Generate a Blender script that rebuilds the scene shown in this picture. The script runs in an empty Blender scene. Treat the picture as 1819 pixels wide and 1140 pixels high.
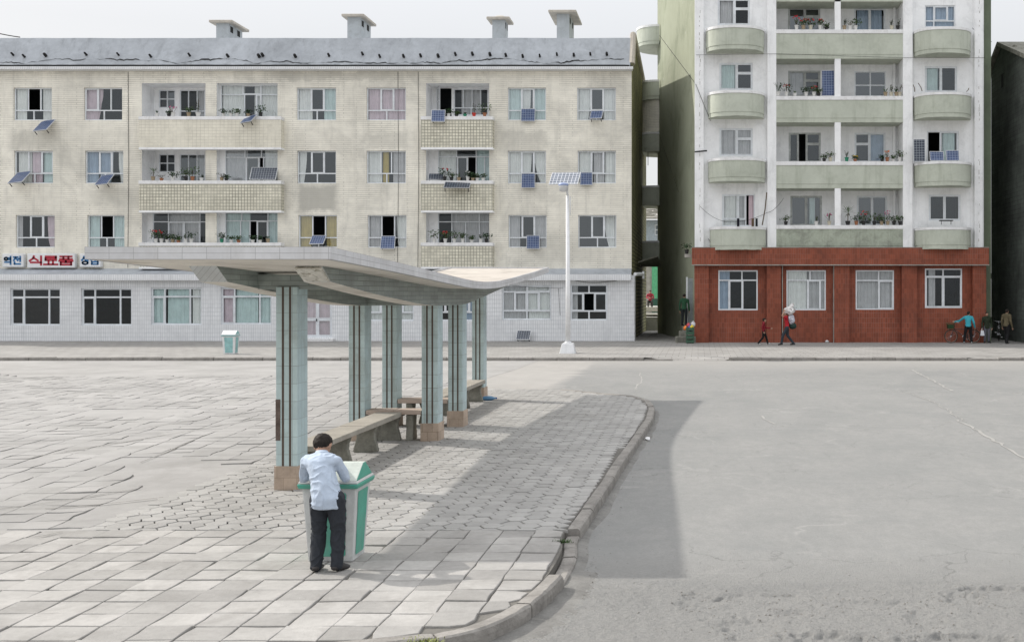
import bpy, bmesh, math, random, zlib
from mathutils import Vector, Matrix, noise
R = math.radians
random.seed(7)
scene = bpy.context.scene
# ------------------------------------------------------------------ camera, light, exposure
HC = 2.38; F = 1900.0; PX = 1240.0; HZ = 522.0        # eye height, focal length (photo pixels), principal point
cam = bpy.data.cameras.new("camera"); co = bpy.data.objects.new("camera", cam); scene.collection.objects.link(co)
co.location = (0, 0, HC); co.rotation_euler = (R(90), 0, 0)
cam.sensor_width = 36; cam.lens = F/1819*36; cam.clip_end = 2000; cam.clip_start = .1
cam.shift_x = -(PX-909.5)/1819; cam.shift_y = -(570-HZ)/1819
scene.camera = co
SUN = Vector((1.207, -.45, -1)).normalized()
sl = bpy.data.lights.new("sun", 'SUN'); sl.energy = 2.0; sl.angle = R(.9); sl.color = (1, .955, .89)
so = bpy.data.objects.new("sun", sl); scene.collection.objects.link(so); so.location = (-20, 10, 30)
so.rotation_euler = SUN.to_track_quat('-Z', 'Y').to_euler()
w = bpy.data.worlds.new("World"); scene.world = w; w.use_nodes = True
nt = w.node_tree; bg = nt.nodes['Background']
sk = nt.nodes.new('ShaderNodeTexSky'); sk.sky_type = 'NISHITA'; sk.sun_disc = False
sk.sun_elevation = math.asin(-SUN.z); sk.sun_rotation = math.atan2(-SUN.x, -SUN.y)
sk.dust_density = 4; sk.air_density = 1; sk.ozone_density = 1
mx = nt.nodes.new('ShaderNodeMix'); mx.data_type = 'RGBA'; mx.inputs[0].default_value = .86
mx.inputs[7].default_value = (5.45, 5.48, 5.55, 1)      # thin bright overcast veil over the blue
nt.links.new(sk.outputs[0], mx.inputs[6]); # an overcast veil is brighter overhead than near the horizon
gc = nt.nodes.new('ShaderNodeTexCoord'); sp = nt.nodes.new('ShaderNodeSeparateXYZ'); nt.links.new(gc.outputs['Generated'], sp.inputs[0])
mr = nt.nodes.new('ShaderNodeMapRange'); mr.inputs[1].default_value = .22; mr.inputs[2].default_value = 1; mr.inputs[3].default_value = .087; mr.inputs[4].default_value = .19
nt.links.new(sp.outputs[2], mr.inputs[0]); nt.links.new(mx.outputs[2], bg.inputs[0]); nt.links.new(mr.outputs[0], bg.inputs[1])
scene.view_settings.view_transform = 'Standard'; scene.view_settings.look = 'None'
scene.view_settings.exposure = .87; scene.view_settings.gamma = 1
scene.render.engine = 'CYCLES'
scene.cycles.max_bounces = 6; scene.cycles.transparent_max_bounces = 12

# ------------------------------------------------------------------ helpers
col = scene.collection
ORI = {}
def tag(o, label=None, cat=None, group=None, kind=None):
    if label: o['label'] = label
    if cat: o['category'] = cat
    if group: o['group'] = group
    if kind: o['kind'] = kind
    return o
def empty(name, loc, label=None, cat=None, group=None, rz=0):
    o = bpy.data.objects.new(name, None); col.objects.link(o); o.location = loc; o.rotation_euler = (0, 0, rz)
    o.empty_display_size = .1
    ORI[o.name] = Vector(loc); return tag(o, label, cat, group)
def root_origin(p):
    while p.parent: p = p.parent
    return ORI.get(p.name, Vector((0, 0, 0)))
class MB:
    def __init__(s): s.v = []; s.f = []; s.m = []
    def add(s, vs, fs, mi=0):
        n = len(s.v); s.v += [tuple(a) for a in vs]; s.f += [tuple(n+i for i in f) for f in fs]; s.m += [mi]*len(fs); return s
    def box(s, x0, x1, y0, y1, z0, z1, mi=0, M=None):
        vs = [Vector(a) for a in ((x0,y0,z0),(x1,y0,z0),(x1,y1,z0),(x0,y1,z0),(x0,y0,z1),(x1,y0,z1),(x1,y1,z1),(x0,y1,z1))]
        if M: vs = [M @ a for a in vs]
        return s.add(vs, [(0,3,2,1),(4,5,6,7),(0,1,5,4),(1,2,6,5),(2,3,7,6),(3,0,4,7)], mi)
    def quad(s, a, b, c, d, mi=0): return s.add([a, b, c, d], [(0,1,2,3)], mi)
    def tube(s, pts, rad, n=8, mi=0, cap=True):
        pts = [Vector(p) for p in pts]
        rs = rad if isinstance(rad, (list, tuple)) else [rad]*len(pts)
        rings = []; prev = None
        for i, p in enumerate(pts):
            d = (pts[min(i+1, len(pts)-1)]-pts[max(i-1, 0)]).normalized()
            a = (prev if prev and abs(prev.dot(d)) < .98 else (Vector((0,0,1)) if abs(d.z) < .9 else Vector((1,0,0))))
            a = (a-d*a.dot(d)).normalized(); prev = a; b = d.cross(a)
            rings.append([p+(a*math.cos(t)+b*math.sin(t))*rs[i] for t in [2*math.pi*k/n for k in range(n)]])
        vs = [v for r in rings for v in r]; fs = []
        for i in range(len(pts)-1):
            for k in range(n): fs.append((i*n+k, i*n+(k+1) % n, (i+1)*n+(k+1) % n, (i+1)*n+k))
        if cap: fs.append(tuple(range(n-1, -1, -1))); fs.append(tuple((len(pts)-1)*n+k for k in range(n)))
        return s.add(vs, fs, mi)
    def lathe(s, prof, c=(0,0,0), n=16, mi=0, M=None):
        vs = []; fs = []
        for r, z in prof:
            for k in range(n):
                t = 2*math.pi*k/n; p = Vector((r*math.cos(t), r*math.sin(t), z)); p = (M @ p if M else p)+Vector(c); vs.append(p)
        for i in range(len(prof)-1):
            for k in range(n): fs.append((i*n+k, i*n+(k+1) % n, (i+1)*n+(k+1) % n, (i+1)*n+k))
        fs.append(tuple(range(n-1, -1, -1))); fs.append(tuple((len(prof)-1)*n+k for k in range(n)))
        return s.add(vs, fs, mi)
    def prism(s, poly, axis, a, b, mi=0, M=None):
        # poly of 2D points; axis 'x','y','z' extrusion from a to b
        def P(u, v, t):
            q = {'x': (t, u, v), 'y': (u, t, v), 'z': (u, v, t)}[axis]
            return M @ Vector(q) if M else Vector(q)
        n = len(poly)
        vs = [P(u, v, a) for u, v in poly]+[P(u, v, b) for u, v in poly]
        return s.add(vs, [tuple(range(n)), tuple(range(2*n-1, n-1, -1))]+[(k, (k+1) % n, n+(k+1) % n, n+k) for k in range(n)], mi)
    def ribbon(s, pts, wd, z, jit=0, mi=0):
        pts = [Vector((p[0], p[1], 0)) for p in pts]; out = []
        for i in range(len(pts)-1):
            n = max(2, int((pts[i+1]-pts[i]).length/.25))
            for k in range(n): out.append(pts[i].lerp(pts[i+1], k/n))
        out.append(pts[-1]); L = []
        for i, p in enumerate(out):
            d = (out[min(i+1, len(out)-1)]-out[max(i-1, 0)]).normalized(); nn = Vector((-d.y, d.x, 0))
            p = p+nn*random.uniform(-jit, jit); ww = wd*random.uniform(.3, 1.2)*.5
            L += [(p.x-nn.x*ww, p.y-nn.y*ww, z), (p.x+nn.x*ww, p.y+nn.y*ww, z)]
        return s.add(L, [(2*i, 2*i+2, 2*i+3, 2*i+1) for i in range(len(out)-1)], mi)
    def build(s, name, mats, parent=None, world=True, smooth=False, bevel=0, fixn=True):
        me = bpy.data.meshes.new(name)
        off = root_origin(parent) if (parent and world) else Vector((0,0,0))
        me.from_pydata([(a[0]-off.x, a[1]-off.y, a[2]-off.z) for a in s.v], [], s.f)
        mats = mats if isinstance(mats, (list, tuple)) else [mats]
        for m in mats: me.materials.append(m)
        for p, mi in zip(me.polygons, s.m): p.material_index = mi; p.use_smooth = smooth
        if fixn:
            bm = bmesh.new(); bm.from_mesh(me); bmesh.ops.recalc_face_normals(bm, faces=bm.faces); bm.to_mesh(me); bm.free()
        o = bpy.data.objects.new(name, me); col.objects.link(o)
        if parent: o.parent = parent
        if bevel:
            b = o.modifiers.new("bevel", 'BEVEL'); b.width = bevel; b.segments = 2; b.limit_method = 'ANGLE'; b.angle_limit = R(35)
        return o
def kids(o): return [c for c in bpy.data.objects if c.parent == o]
def copy_tree(o, parent=None, cache=None):
    c = o.copy(); col.objects.link(c); c.parent = parent
    for ch in kids(o): copy_tree(ch, c)
    return c
class PL:                    # a vertical plane at depth Y: photo measurements -> metres on that plane
    def __init__(s, Y): s.Y = Y; s.s = F/Y
    def x(s, p): return (p-PX)/s.s
    def z(s, p): return HC+(HZ-p)/s.s
def gy(py): return F*HC/(py-HZ)
def gp(px, py):
    Y = gy(py); return ((px-PX)*Y/F, Y)

# ------------------------------------------------------------------ materials
def lin(c): return tuple(((v/255)/12.92 if v/255 <= .04045 else (((v/255)+.055)/1.055)**2.4) for v in c)
def newmat(name):
    m = bpy.data.materials.new(name); m.use_nodes = True; t = m.node_tree; b = t.nodes['Principled BSDF']; return m, t, b
def N(t, typ, **kw):
    n = t.nodes.new(typ)
    for k, v in kw.items(): setattr(n, k, v)
    return n
def mixc(t, fac, a, b, blend='MIX'):
    n = N(t, 'ShaderNodeMix', data_type='RGBA', blend_type=blend)
    for i, v in ((0, fac), (6, a), (7, b)):
        if hasattr(v, 'is_linked') or hasattr(v, 'links'): t.links.new(v, n.inputs[i])
        else: n.inputs[i].default_value = (v if i == 0 else (tuple(v)+(1,))[:4])
    return n.outputs[2]
def ramp(t, src, lo, hi, a=0, b=1):
    n = N(t, 'ShaderNodeMapRange'); n.inputs[1].default_value = lo; n.inputs[2].default_value = hi
    n.inputs[3].default_value = a; n.inputs[4].default_value = b; t.links.new(src, n.inputs[0]); return n.outputs[0]
def noi(t, vec, scale, detail=5, rough=.6, dist=0):
    n = N(t, 'ShaderNodeTexNoise'); n.inputs['Scale'].default_value = scale; n.inputs['Detail'].default_value = detail
    n.inputs['Roughness'].default_value = rough; n.inputs['Distortion'].default_value = dist
    t.links.new(vec, n.inputs['Vector']); return n.outputs[0]
def mapv(t, vec, sc=(1,1,1), loc=(0,0,0)):
    n = N(t, 'ShaderNodeMapping'); n.inputs['Scale'].default_value = sc; n.inputs['Location'].default_value = loc
    t.links.new(vec, n.inputs[0]); return n.outputs[0]
def math_(t, op, a, b=0.0):
    n = N(t, 'ShaderNodeMath', operation=op)
    for i, v in ((0, a), (1, b)):
        if hasattr(v, 'links'): t.links.new(v, n.inputs[i])
        else: n.inputs[i].default_value = v
    return n.outputs[0]
def paint(name, c, rough=.8, var=.12, sc=1.5, dirt=None, dirtamt=.35, streak=0, bump=.15, bsc=40, brick=None, spec=.3, island=0, coat=0, metal=0, flake=None, patches=()):
    """c: linear base colour. dirt: linear colour of stains; streak: vertical run-off; brick: dict(w,h,m,col,off,var)"""
    m, t, b = newmat(name)
    tc = N(t, 'ShaderNodeTexCoord').outputs['Object']
    n1 = noi(t, tc, sc, 6); n2 = noi(t, tc, sc*9, 4)
    base = tuple(c)
    colr = None
    if brick:
        sx = N(t, 'ShaderNodeSeparateXYZ'); t.links.new(tc, sx.inputs[0])
        u = math_(t, 'ADD', sx.outputs[0], sx.outputs[1]); v = sx.outputs[2]
        if brick.get('flat'): u = sx.outputs[0]; v = sx.outputs[1]
        wob = math_(t, 'MULTIPLY', math_(t, 'SUBTRACT', noi(t, tc, .7, 2), .5), brick.get('wob', .0))
        v = math_(t, 'ADD', v, wob)
        cx = N(t, 'ShaderNodeCombineXYZ'); t.links.new(u, cx.inputs[0]); t.links.new(v, cx.inputs[1])
        br = N(t, 'ShaderNodeTexBrick'); br.offset = brick.get('off', .5); br.squash = 1
        br.inputs['Scale'].default_value = 1; br.inputs['Brick Width'].default_value = brick['w']; br.inputs['Row Height'].default_value = brick['h']
        br.inputs['Mortar Size'].default_value = brick['m']; br.inputs['Mortar Smooth'].default_value = .1; br.inputs['Bias'].default_value = 0
        vv = brick.get('var', .1)
        br.inputs['Color1'].default_value = tuple(x*(1-vv) for x in c)+(1,); br.inputs['Color2'].default_value = tuple(min(.92, x*(1+vv)) for x in c)+(1,)
        t.links.new(cx.outputs[0], br.inputs['Vector'])
        mc = tuple(brick['col'])+(1,)
        # patchy grout: darker in places
        g = ramp(t, noi(t, tc, brick.get('gs', .5), 4), .35, .65, brick.get('g0', .25), 1)
        br.inputs['Mortar'].default_value = mc
        mort = math_(t, 'MULTIPLY', br.outputs['Fac'], g)
        nob = N(t, 'ShaderNodeTexBrick'); nob.offset = br.offset
        for k in ('Scale', 'Brick Width', 'Row Height'): nob.inputs[k].default_value = br.inputs[k].default_value
        nob.inputs['Mortar Size'].default_value = 0; nob.inputs['Color1'].default_value = br.inputs['Color1'].default_value; nob.inputs['Color2'].default_value = br.inputs['Color2'].default_value
        t.links.new(cx.outputs[0], nob.inputs['Vector'])
        colr = mixc(t, mort, nob.outputs['Color'], mc)
    else:
        rg = N(t, 'ShaderNodeRGB'); rg.outputs[0].default_value = base+(1,); colr = rg.outputs[0]
    lo = ramp(t, n1, .32, .68, 1-var*1.2, 1+var*.6); f2 = ramp(t, n2, .3, .7, 1-var*.5, 1+var*.4)
    k = math_(t, 'MULTIPLY', lo, f2)
    cb = N(t, 'ShaderNodeCombineXYZ'); [t.links.new(k, cb.inputs[i]) for i in range(3)]
    colr = mixc(t, 1.0, colr, cb.outputs[0], 'MULTIPLY')
    if island:
        gi = N(t, 'ShaderNodeNewGeometry').outputs['Random Per Island']
        kk = ramp(t, gi, 0, 1, 1-island, 1+island*.6); cb2 = N(t, 'ShaderNodeCombineXYZ'); [t.links.new(kk, cb2.inputs[i]) for i in range(3)]
        colr = mixc(t, 1.0, colr, cb2.outputs[0], 'MULTIPLY')
    if dirt is not None:
        d = ramp(t, noi(t, mapv(t, tc, (1,1,1), (7,3,1)), sc*1.3, 8, .7, .6), .5, .72, 0, dirtamt)
        colr = mixc(t, d, colr, dirt)
        if streak:
            d = ramp(t, noi(t, mapv(t, tc, (1, 1, .10), (2,9,4)), 3.2, 5, .7), .52, .78, 0, streak)
            colr = mixc(t, d, colr, dirt)
    if flake:      # paint that has come off in flecks
        f = ramp(t, noi(t, mapv(t, tc, (1, 1, .8), (4, 4, 4)), 1.1, 9, .75), .62, .64, 0, .8)
        colr = mixc(t, math_(t, 'MULTIPLY', f, ramp(t, noi(t, tc, .25, 2), .45, .6)), colr, flake)
    for (px_, pz_, hw, hh, amt) in patches:      # grey render patches in the tiling (x, z, half sizes)
        sp_ = N(t, 'ShaderNodeSeparateXYZ'); t.links.new(tc, sp_.inputs[0])
        wn = math_(t, 'MULTIPLY', math_(t, 'SUBTRACT', noi(t, tc, 1.7, 6, .7), .5), .9)
        dx = math_(t, 'DIVIDE', math_(t, 'ABSOLUTE', math_(t, 'SUBTRACT', math_(t, 'ADD', sp_.outputs[0], wn), px_)), hw)
        dz = math_(t, 'DIVIDE', math_(t, 'ABSOLUTE', math_(t, 'SUBTRACT', math_(t, 'ADD', sp_.outputs[2], wn), pz_)), hh)
        mk = ramp(t, math_(t, 'MAXIMUM', dx, dz), .75, 1.15, amt, 0)
        colr = mixc(t, mk, colr, (.40,.39,.35))
    t.links.new(colr, b.inputs['Base Color'])
    b.inputs['Roughness'].default_value = rough; b.inputs['Specular IOR Level'].default_value = spec; b.inputs['Metallic'].default_value = metal
    if bump:
        bn = N(t, 'ShaderNodeBump'); bn.inputs['Strength'].default_value = bump; bn.inputs['Distance'].default_value = .02
        h = noi(t, tc, bsc, 5)
        if brick:
            h = math_(t, 'SUBTRACT', math_(t, 'MULTIPLY', h, .4), math_(t, 'MULTIPLY', br.outputs['Fac'], .6))
        t.links.new(h, bn.inputs['Height']); t.links.new(bn.outputs[0], b.inputs['Normal'])
    return m
M = {}
M['cream'] = paint('cream_tile', (.83,.798,.705), .7, .13, .28, (.38,.37,.335), .55, .42, .3, 30, dict(w=1.3,h=.098,m=.009,col=(.38,.36,.31),wob=.06,var=.03,g0=0,gs=.7), patches=[(0.14,7.27,1.04,0.69,0.75),(-12.67,13.95,5.76,0.29,0.30),(3.74,10.21,1.15,0.40,0.35),(10.65,10.07,1.15,0.63,0.40),(-14.39,10.21,1.30,0.52,0.35),(0.86,13.52,3.46,0.23,0.35),(12.67,4.74,1.73,0.72,0.30),(-10.36,7.33,1.44,0.46,0.30)])
M['cream_grid'] = paint('cream_grid_tile', (.70,.67,.56), .7, .10, 1.2, (.30,.295,.24), .4, .3, .3, 30, dict(w=.155,h=.155,m=.014,col=(.17,.165,.125),off=0,g0=.45,gs=.6))
M['cream_plain'] = paint('cream_light_tile', (.76,.725,.62), .7, .08, .8, (.33,.31,.25), .3, .2, .3, 30, dict(w=.2,h=.15,m=.006,col=(.42,.39,.32),off=0,g0=.0,var=.03))
M['shop'] = paint('white_shop_tile', (.77,.78,.79), .45, .06, .5, (.40,.41,.43), .25, .3, .2, 20, dict(w=.115,h=.21,m=.008,col=(.42,.44,.46),off=0,g0=.35,var=.03))
M['whitep'] = paint('white_plaster', (.88,.885,.89), .85, .05, 1, (.36,.37,.37), .3, .32, .15, 25)
M['whitesill'] = paint('white_sill_paint', (.80,.80,.80), .7, .08, 2, (.35,.34,.32), .4, .3, .1)
M['roof'] = paint('roof_concrete', (.40,.425,.455), .9, .15, .5, (.17,.18,.19), .4, .5, .35, 12)
M['concrete'] = paint('raw_concrete', (.40,.385,.35), .9, .2, 2.5, (.14,.13,.11), .5, .4, .35, 40)
M['dirtycon'] = paint('dirty_concrete', (.24,.235,.20), .9, .3, 3, (.07,.065,.05), .6, .5, .4, 40)
M['chim'] = paint('chimney_plaster', (.44,.47,.49), .9, .1, 1.5, (.2,.2,.19), .4, .3, .2)
M['chimcap'] = paint('chimney_cap', (.50,.46,.40), .9, .15, 2, (.2,.19,.17), .4, 0, .2)
M['moss'] = paint('mossy_gable', (.30,.29,.15), .9, .3, .4, (.05,.05,.035), .85, .9, .4, 20, dict(w=.5,h=.20,m=.028,col=(.05,.05,.035),g0=.6,wob=.1))
M['dark'] = paint('dark_gap', (.025,.025,.025), .9, .2, 3, None, 0, 0, 0)
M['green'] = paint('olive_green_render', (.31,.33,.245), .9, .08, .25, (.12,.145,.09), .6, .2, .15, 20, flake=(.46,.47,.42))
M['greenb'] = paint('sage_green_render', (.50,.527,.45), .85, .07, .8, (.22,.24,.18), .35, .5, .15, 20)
M['greenstain'] = paint('stained_sage_render', (.36,.39,.32), .9, .2, 1.2, (.14,.14,.12), .6, .75, .2, 20)
M['red'] = paint('brick_red_tile', (.245,.067,.036), .65, .13, .5, (.10,.045,.035), .4, .3, .25, 20, dict(w=.115,h=.24,m=.009,col=(.27,.12,.09),off=0,g0=.1,var=.16))
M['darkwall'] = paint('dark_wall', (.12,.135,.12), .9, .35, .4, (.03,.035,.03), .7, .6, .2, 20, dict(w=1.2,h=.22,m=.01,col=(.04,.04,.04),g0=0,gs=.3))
M['frame'] = paint('window_frame_paint', (.74,.77,.80), .5, .08, 3, (.4,.4,.38), .3, .2, .05)
M['oldframe'] = paint('old_frame_paint', (.50,.52,.51), .7, .2, 4, (.2,.2,.18), .5, .3, .1)
M['asph'] = None
M['wcurt'] = paint('white_curtain', (.82,.81,.79), .9, .08, 3, None, 0, 0, 0)
M['tcurt'] = paint('teal_curtain', (.60,.71,.70), .9, .1, 3, None, 0, 0, 0)
M['pcurt'] = paint('pink_curtain', (.68,.55,.60), .9, .1, 3, None, 0, 0, 0)
M['ycurt'] = paint('yellow_curtain', (.52,.40,.14), .9, .1, 3, None, 0, 0, 0)
M['gcurt'] = paint('grey_curtain', (.55,.53,.54), .9, .1, 3, None, 0, 0, 0)
M['bcurt'] = paint('blue_curtain', (.36,.44,.56), .9, .1, 3, None, 0, 0, 0)
def glass(name, tint=(.88,.91,.91), refl=.10):
    m, t, b = newmat(name); out = t.nodes['Material Output']; t.nodes.remove(b)
    tr = N(t, 'ShaderNodeBsdfTransparent'); tr.inputs[0].default_value = tint+(1,)
    gl = N(t, 'ShaderNodeBsdfGlossy'); gl.inputs['Roughness'].default_value = .06; gl.inputs[0].default_value = (.8,.86,.9,1)
    tc = N(t, 'ShaderNodeTexCoord').outputs['Object']
    bn = N(t, 'ShaderNodeBump'); bn.inputs['Strength'].default_value = .25; bn.inputs['Distance'].default_value = .02
    t.links.new(noi(t, tc, 1.5, 2), bn.inputs['Height']); t.links.new(bn.outputs[0], gl.inputs['Normal'])
    oi = N(t, 'ShaderNodeObjectInfo'); mxs = N(t, 'ShaderNodeMixShader'); t.links.new(ramp(t, oi.outputs['Random'], 0, 1, refl*.45, refl*1.9), mxs.inputs[0])
    t.links.new(tr.outputs[0], mxs.inputs[1]); t.links.new(gl.outputs[0], mxs.inputs[2]); t.links.new(mxs.outputs[0], out.inputs[0]); return m
M['glass'] = glass('window_glass'); M['darkglass'] = glass('dark_window_glass', (.86,.90,.90), .045)
def flat(name, c, rough=.7, metal=0, spec=.3, var=.1, sc=6, bump=0, **k): return paint(name, c, rough, var, sc, None, 0, 0, bump, metal=metal, spec=spec, **k)
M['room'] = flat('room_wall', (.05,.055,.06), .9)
M['solar'] = paint('solar_cells', (.018,.04,.11), .25, .1, 3, None, 0, 0, 0, brick=dict(w=.125,h=.125,m=.0075,col=(.35,.38,.42),off=0,g0=1,var=.15), spec=.6)
M['alu'] = flat('aluminium', (.62,.63,.64), .4, .3)
M['tile_col'] = paint('pale_blue_tile', (.49,.60,.60), .4, .10, 1.2, (.22,.22,.18), .55, .55, .2, 25, dict(w=.6,h=.215,m=.0032,col=(.19,.21,.20),off=0,g0=.25,var=.07))
M['tile_side'] = paint('pale_blue_side_tile', (.46,.58,.60), .4, .10, 1.2, (.22,.24,.20), .4, .35, .2, 25, dict(w=.10,h=.215,m=.003,col=(.24,.28,.28),off=0,g0=.2,var=.06))
M['stripe'] = flat('brown_stripe', (.10,.075,.06), .8)
M['plinth'] = paint('beige_plinth_tile', (.47,.37,.29), .6, .14, 3, (.22,.17,.13), .5, .2, .2, 25, dict(w=.16,h=.15,m=.004,col=(.3,.23,.17),off=.5,g0=.4))
M['fascia'] = paint('fascia_tile', (.60,.60,.61), .5, .08, 1.5, (.34,.33,.31), .3, .35, .2, 25, dict(w=.245,h=.0621,m=.0024,col=(.22,.22,.22),off=0,g0=.3,var=.04))
M['soffit'] = paint('soffit_plaster', (.74,.70,.63), .9, .14, 1, (.30,.25,.18), .5, 0, .25, 25)
M['beam'] = paint('beam_tile', (.29,.325,.305), .5, .12, 1.5, (.17,.18,.16), .5, .3, .2, 25, dict(w=.45,h=.062,m=.0035,col=(.10,.11,.10),off=.5,g0=.5,var=.14))
M['roofskin'] = paint('canopy_top', (.47,.43,.38), .9, .12, 1, (.15,.13,.1), .5, 0, .2)
M['skin'] = flat('skin', (.40,.24,.17), .55, var=.05)
M['hair'] = flat('hair', (.018,.013,.010), .75, var=.3, sc=60)
# ------------------------------------------------------------------ ground
def ss(a, b, x):
    t = max(0, min(1, (x-a)/(b-a))); return t*t*(3-2*t)
M['slab'] = paint('paving_slab', (.352,.340,.322), .9, .14, 1.6, (.20,.19,.175), .5, 0, .35, 60, island=.19)
M['hexp'] = paint('hexagon_paver', (.345,.337,.322), .9, .10, .9, (.22,.21,.19), .35, 0, .35, 60, island=.13)
M['plaza'] = paint('plaza_concrete', (.322,.313,.301), .9, .12, .5, (.20,.195,.18), .55, 0, .25, 40, island=.09)
M['sand'] = paint('joint_dirt', (.15,.142,.128), .95, .2, 3, (.08,.075,.07), .4, 0, .3, 60)
M['kerb'] = paint('kerb_concrete', (.27,.255,.235), .9, .2, 3, (.10,.09,.08), .55, .3, .5, 30)
M['pave'] = paint('far_paving', (.30,.29,.275), .9, .12, .6, (.17,.165,.155), .45, 0, .2, 20, brick=dict(w=.5,h=.5,m=.012,col=(.14,.13,.12),off=.5,g0=.4,flat=1,var=.08))
def asphalt():
    m, t, b = newmat('asphalt'); tc = N(t, 'ShaderNodeTexCoord').outputs['Object']
    sx = N(t, 'ShaderNodeSeparateXYZ'); t.links.new(tc, sx.inputs[0])
    big = noi(t, tc, .22, 6, .6, .4); mid = noi(t, mapv(t, tc, (1,.5,1)), 1.3, 6, .65); fine = noi(t, tc, 45, 4, .7)
    c = mixc(t, ramp(t, big, .35, .65), (.218,.221,.214), (.262,.260,.250))
    c = mixc(t, ramp(t, mid, .42, .75), c, (.285,.28,.268))
    c = mixc(t, ramp(t, noi(t, mapv(t, tc, (1,.6,1)), 7, 6, .8), .4, .66, 0, .38), c, (.17,.172,.168))
    c = mixc(t, ramp(t, fine, .35, .7, 0, .45), c, (.15,.15,.145))
    nearc = ramp(t, sx.outputs[1], 8.8, 10.6, 1, .12)
    c = mixc(t, math_(t, 'MULTIPLY', nearc, .7), c, (.335,.33,.315))
    c = mixc(t, math_(t, 'MULTIPLY', nearc, ramp(t, noi(t, tc, 26, 6, .85), .46, .62, 0, .32)), c, (.17,.17,.165))
    c = mixc(t, math_(t, 'MULTIPLY', nearc, ramp(t, noi(t, mapv(t, tc, (1,1,1), (5,5,5)), 2.2, 7, .7), .56, .68, 0, .5)), c, (.33,.325,.31))
    # pale dusty repair lines and small cracks
    v = N(t, 'ShaderNodeTexVoronoi', feature='DISTANCE_TO_EDGE'); v.inputs['Scale'].default_value = .28; 
    dn = N(t, 'ShaderNodeVectorMath', operation='ADD'); t.links.new(tc, dn.inputs[0])
    nn = N(t, 'ShaderNodeTexNoise'); nn.inputs['Scale'].default_value = .9; nn.inputs['Detail'].default_value = 6; t.links.new(tc, nn.inputs['Vector']); 
    sc = N(t, 'ShaderNodeVectorMath', operation='SCALE'); sc.inputs['Scale'].default_value = 2.6; t.links.new(nn.outputs['Color'], sc.inputs[0]); t.links.new(sc.outputs[0], dn.inputs[1]); t.links.new(dn.outputs[0], v.inputs['Vector'])
    cr = ramp(t, v.outputs['Distance'], 0, .018, 1, 0)
    cr = math_(t, 'MULTIPLY', cr, ramp(t, noi(t, tc, .5, 3), .5, .62))
    c = mixc(t, math_(t, 'MULTIPLY', cr, .35), c, (.37,.36,.34))
    v2 = N(t, 'ShaderNodeTexVoronoi', feature='DISTANCE_TO_EDGE'); v2.inputs['Scale'].default_value = .55
    t.links.new(dn.outputs[0], v2.inputs['Vector'])
    c2 = math_(t, 'MULTIPLY', ramp(t, v2.outputs['Distance'], 0, .012, 1, 0), ramp(t, noi(t, mapv(t, tc, (1,1,1), (11,4,0)), .4, 4), .48, .6))
    c = mixc(t, math_(t, 'MULTIPLY', c2, .5), c, (.12,.12,.115))
    c = mixc(t, ramp(t, noi(t, mapv(t, tc, (.35,1.6,1), (3,8,0)), .9, 6, .7), .56, .74, 0, .38), c, (.17,.175,.175))
    # concrete apron on the square's side and dust along the far kerb
    wob = math_(t, 'ADD', sx.outputs[0], math_(t, 'MULTIPLY', math_(t, 'SUBTRACT', noi(t, tc, .8, 5), .5), 1.2))
    ap = ramp(t, wob, -3.9, -3.5, 1, 0)
    dust = ramp(t, math_(t, 'ADD', sx.outputs[1], math_(t, 'MULTIPLY', noi(t, tc, .6, 5), 3)), 35.5, 41, 0, .7)
    c = mixc(t, math_(t, 'MAXIMUM', ap, dust), c, mixc(t, ramp(t, mid, .35, .7), (.345,.33,.31), (.30,.29,.272)))
    t.links.new(c, b.inputs['Base Color']); b.inputs['Roughness'].default_value = .92; b.inputs['Specular IOR Level'].default_value = .2
    bn = N(t, 'ShaderNodeBump'); bn.inputs['Strength'].default_value = 1; bn.inputs['Distance'].default_value = .035
    near = ramp(t, sx.outputs[1], 9.0, 10.5, 1, .2)
    h = math_(t, 'MULTIPLY', math_(t, 'ADD', noi(t, tc, 38, 5, .75), math_(t, 'MULTIPLY', mid, .8)), near)
    t.links.new(h, bn.inputs['Height']); t.links.new(bn.outputs[0], b.inputs['Normal']); return m
M['asph'] = asphalt()
POT = [(1.0,7.72,.45,.20,.06),(.35,8.0,.28,.34,.04),(1.95,7.75,.55,.18,.065),(2.15,8.75,.18,.26,.04),(.0,8.7,.2,.3,.03),(2.6,9.05,.4,.12,.05),(.55,8.8,.4,.15,.03),(1.4,8.6,.34,.14,.025),(.75,8.35,.2,.1,.03),(1.75,8.2,.14,.3,.03)]
def zroad(x, y):
    A = ss(-1.5, -4, x)*(1-ss(29, 37, y))*ss(6.9, 7.6, y)
    z = -.12+.108*A
    if 5 < y < 12 and -2.5 < x < 4.5:
        q = Vector((x*3.1, y*3.1, 0)); nz = noise.noise(q)+.5*noise.noise(q*2.3)+.25*noise.noise(q*5)
        for (cx, cy, rx, ry, d) in POT:
            r = math.hypot((x-cx)/rx, (y-cy)/ry)+.45*nz
            z -= .75*d*(1-ss(.45, 1.0, r+.35*noise.noise(q*5)))*(1-.3*ss(0,.7,1-r)) - d*.25*math.exp(-((r-1.15)/.12)**2)*.5
        fade = 1-ss(8.9, 9.6, y+.3*nz)
        z += fade*(.010*noise.noise(Vector((x*9, y*9, 3)))+.007*noise.noise(Vector((x*22, y*22, 3)))+.008*noise.noise(Vector((x*48, y*48, 3)))+.006*abs(noise.noise(Vector((x*4, y*4, 7)))))
    return z
def axis(segs):
    out = []
    for a, b, n in segs: out += [a+(b-a)*k/n for k in range(n)]
    out.append(segs[-1][1]); return out
xs = axis([(-900,-60,6),(-60,-12,24),(-12,-1.4,22),(-1.4,3.4,270),(3.4,30,26),(30,900,6)])
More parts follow.
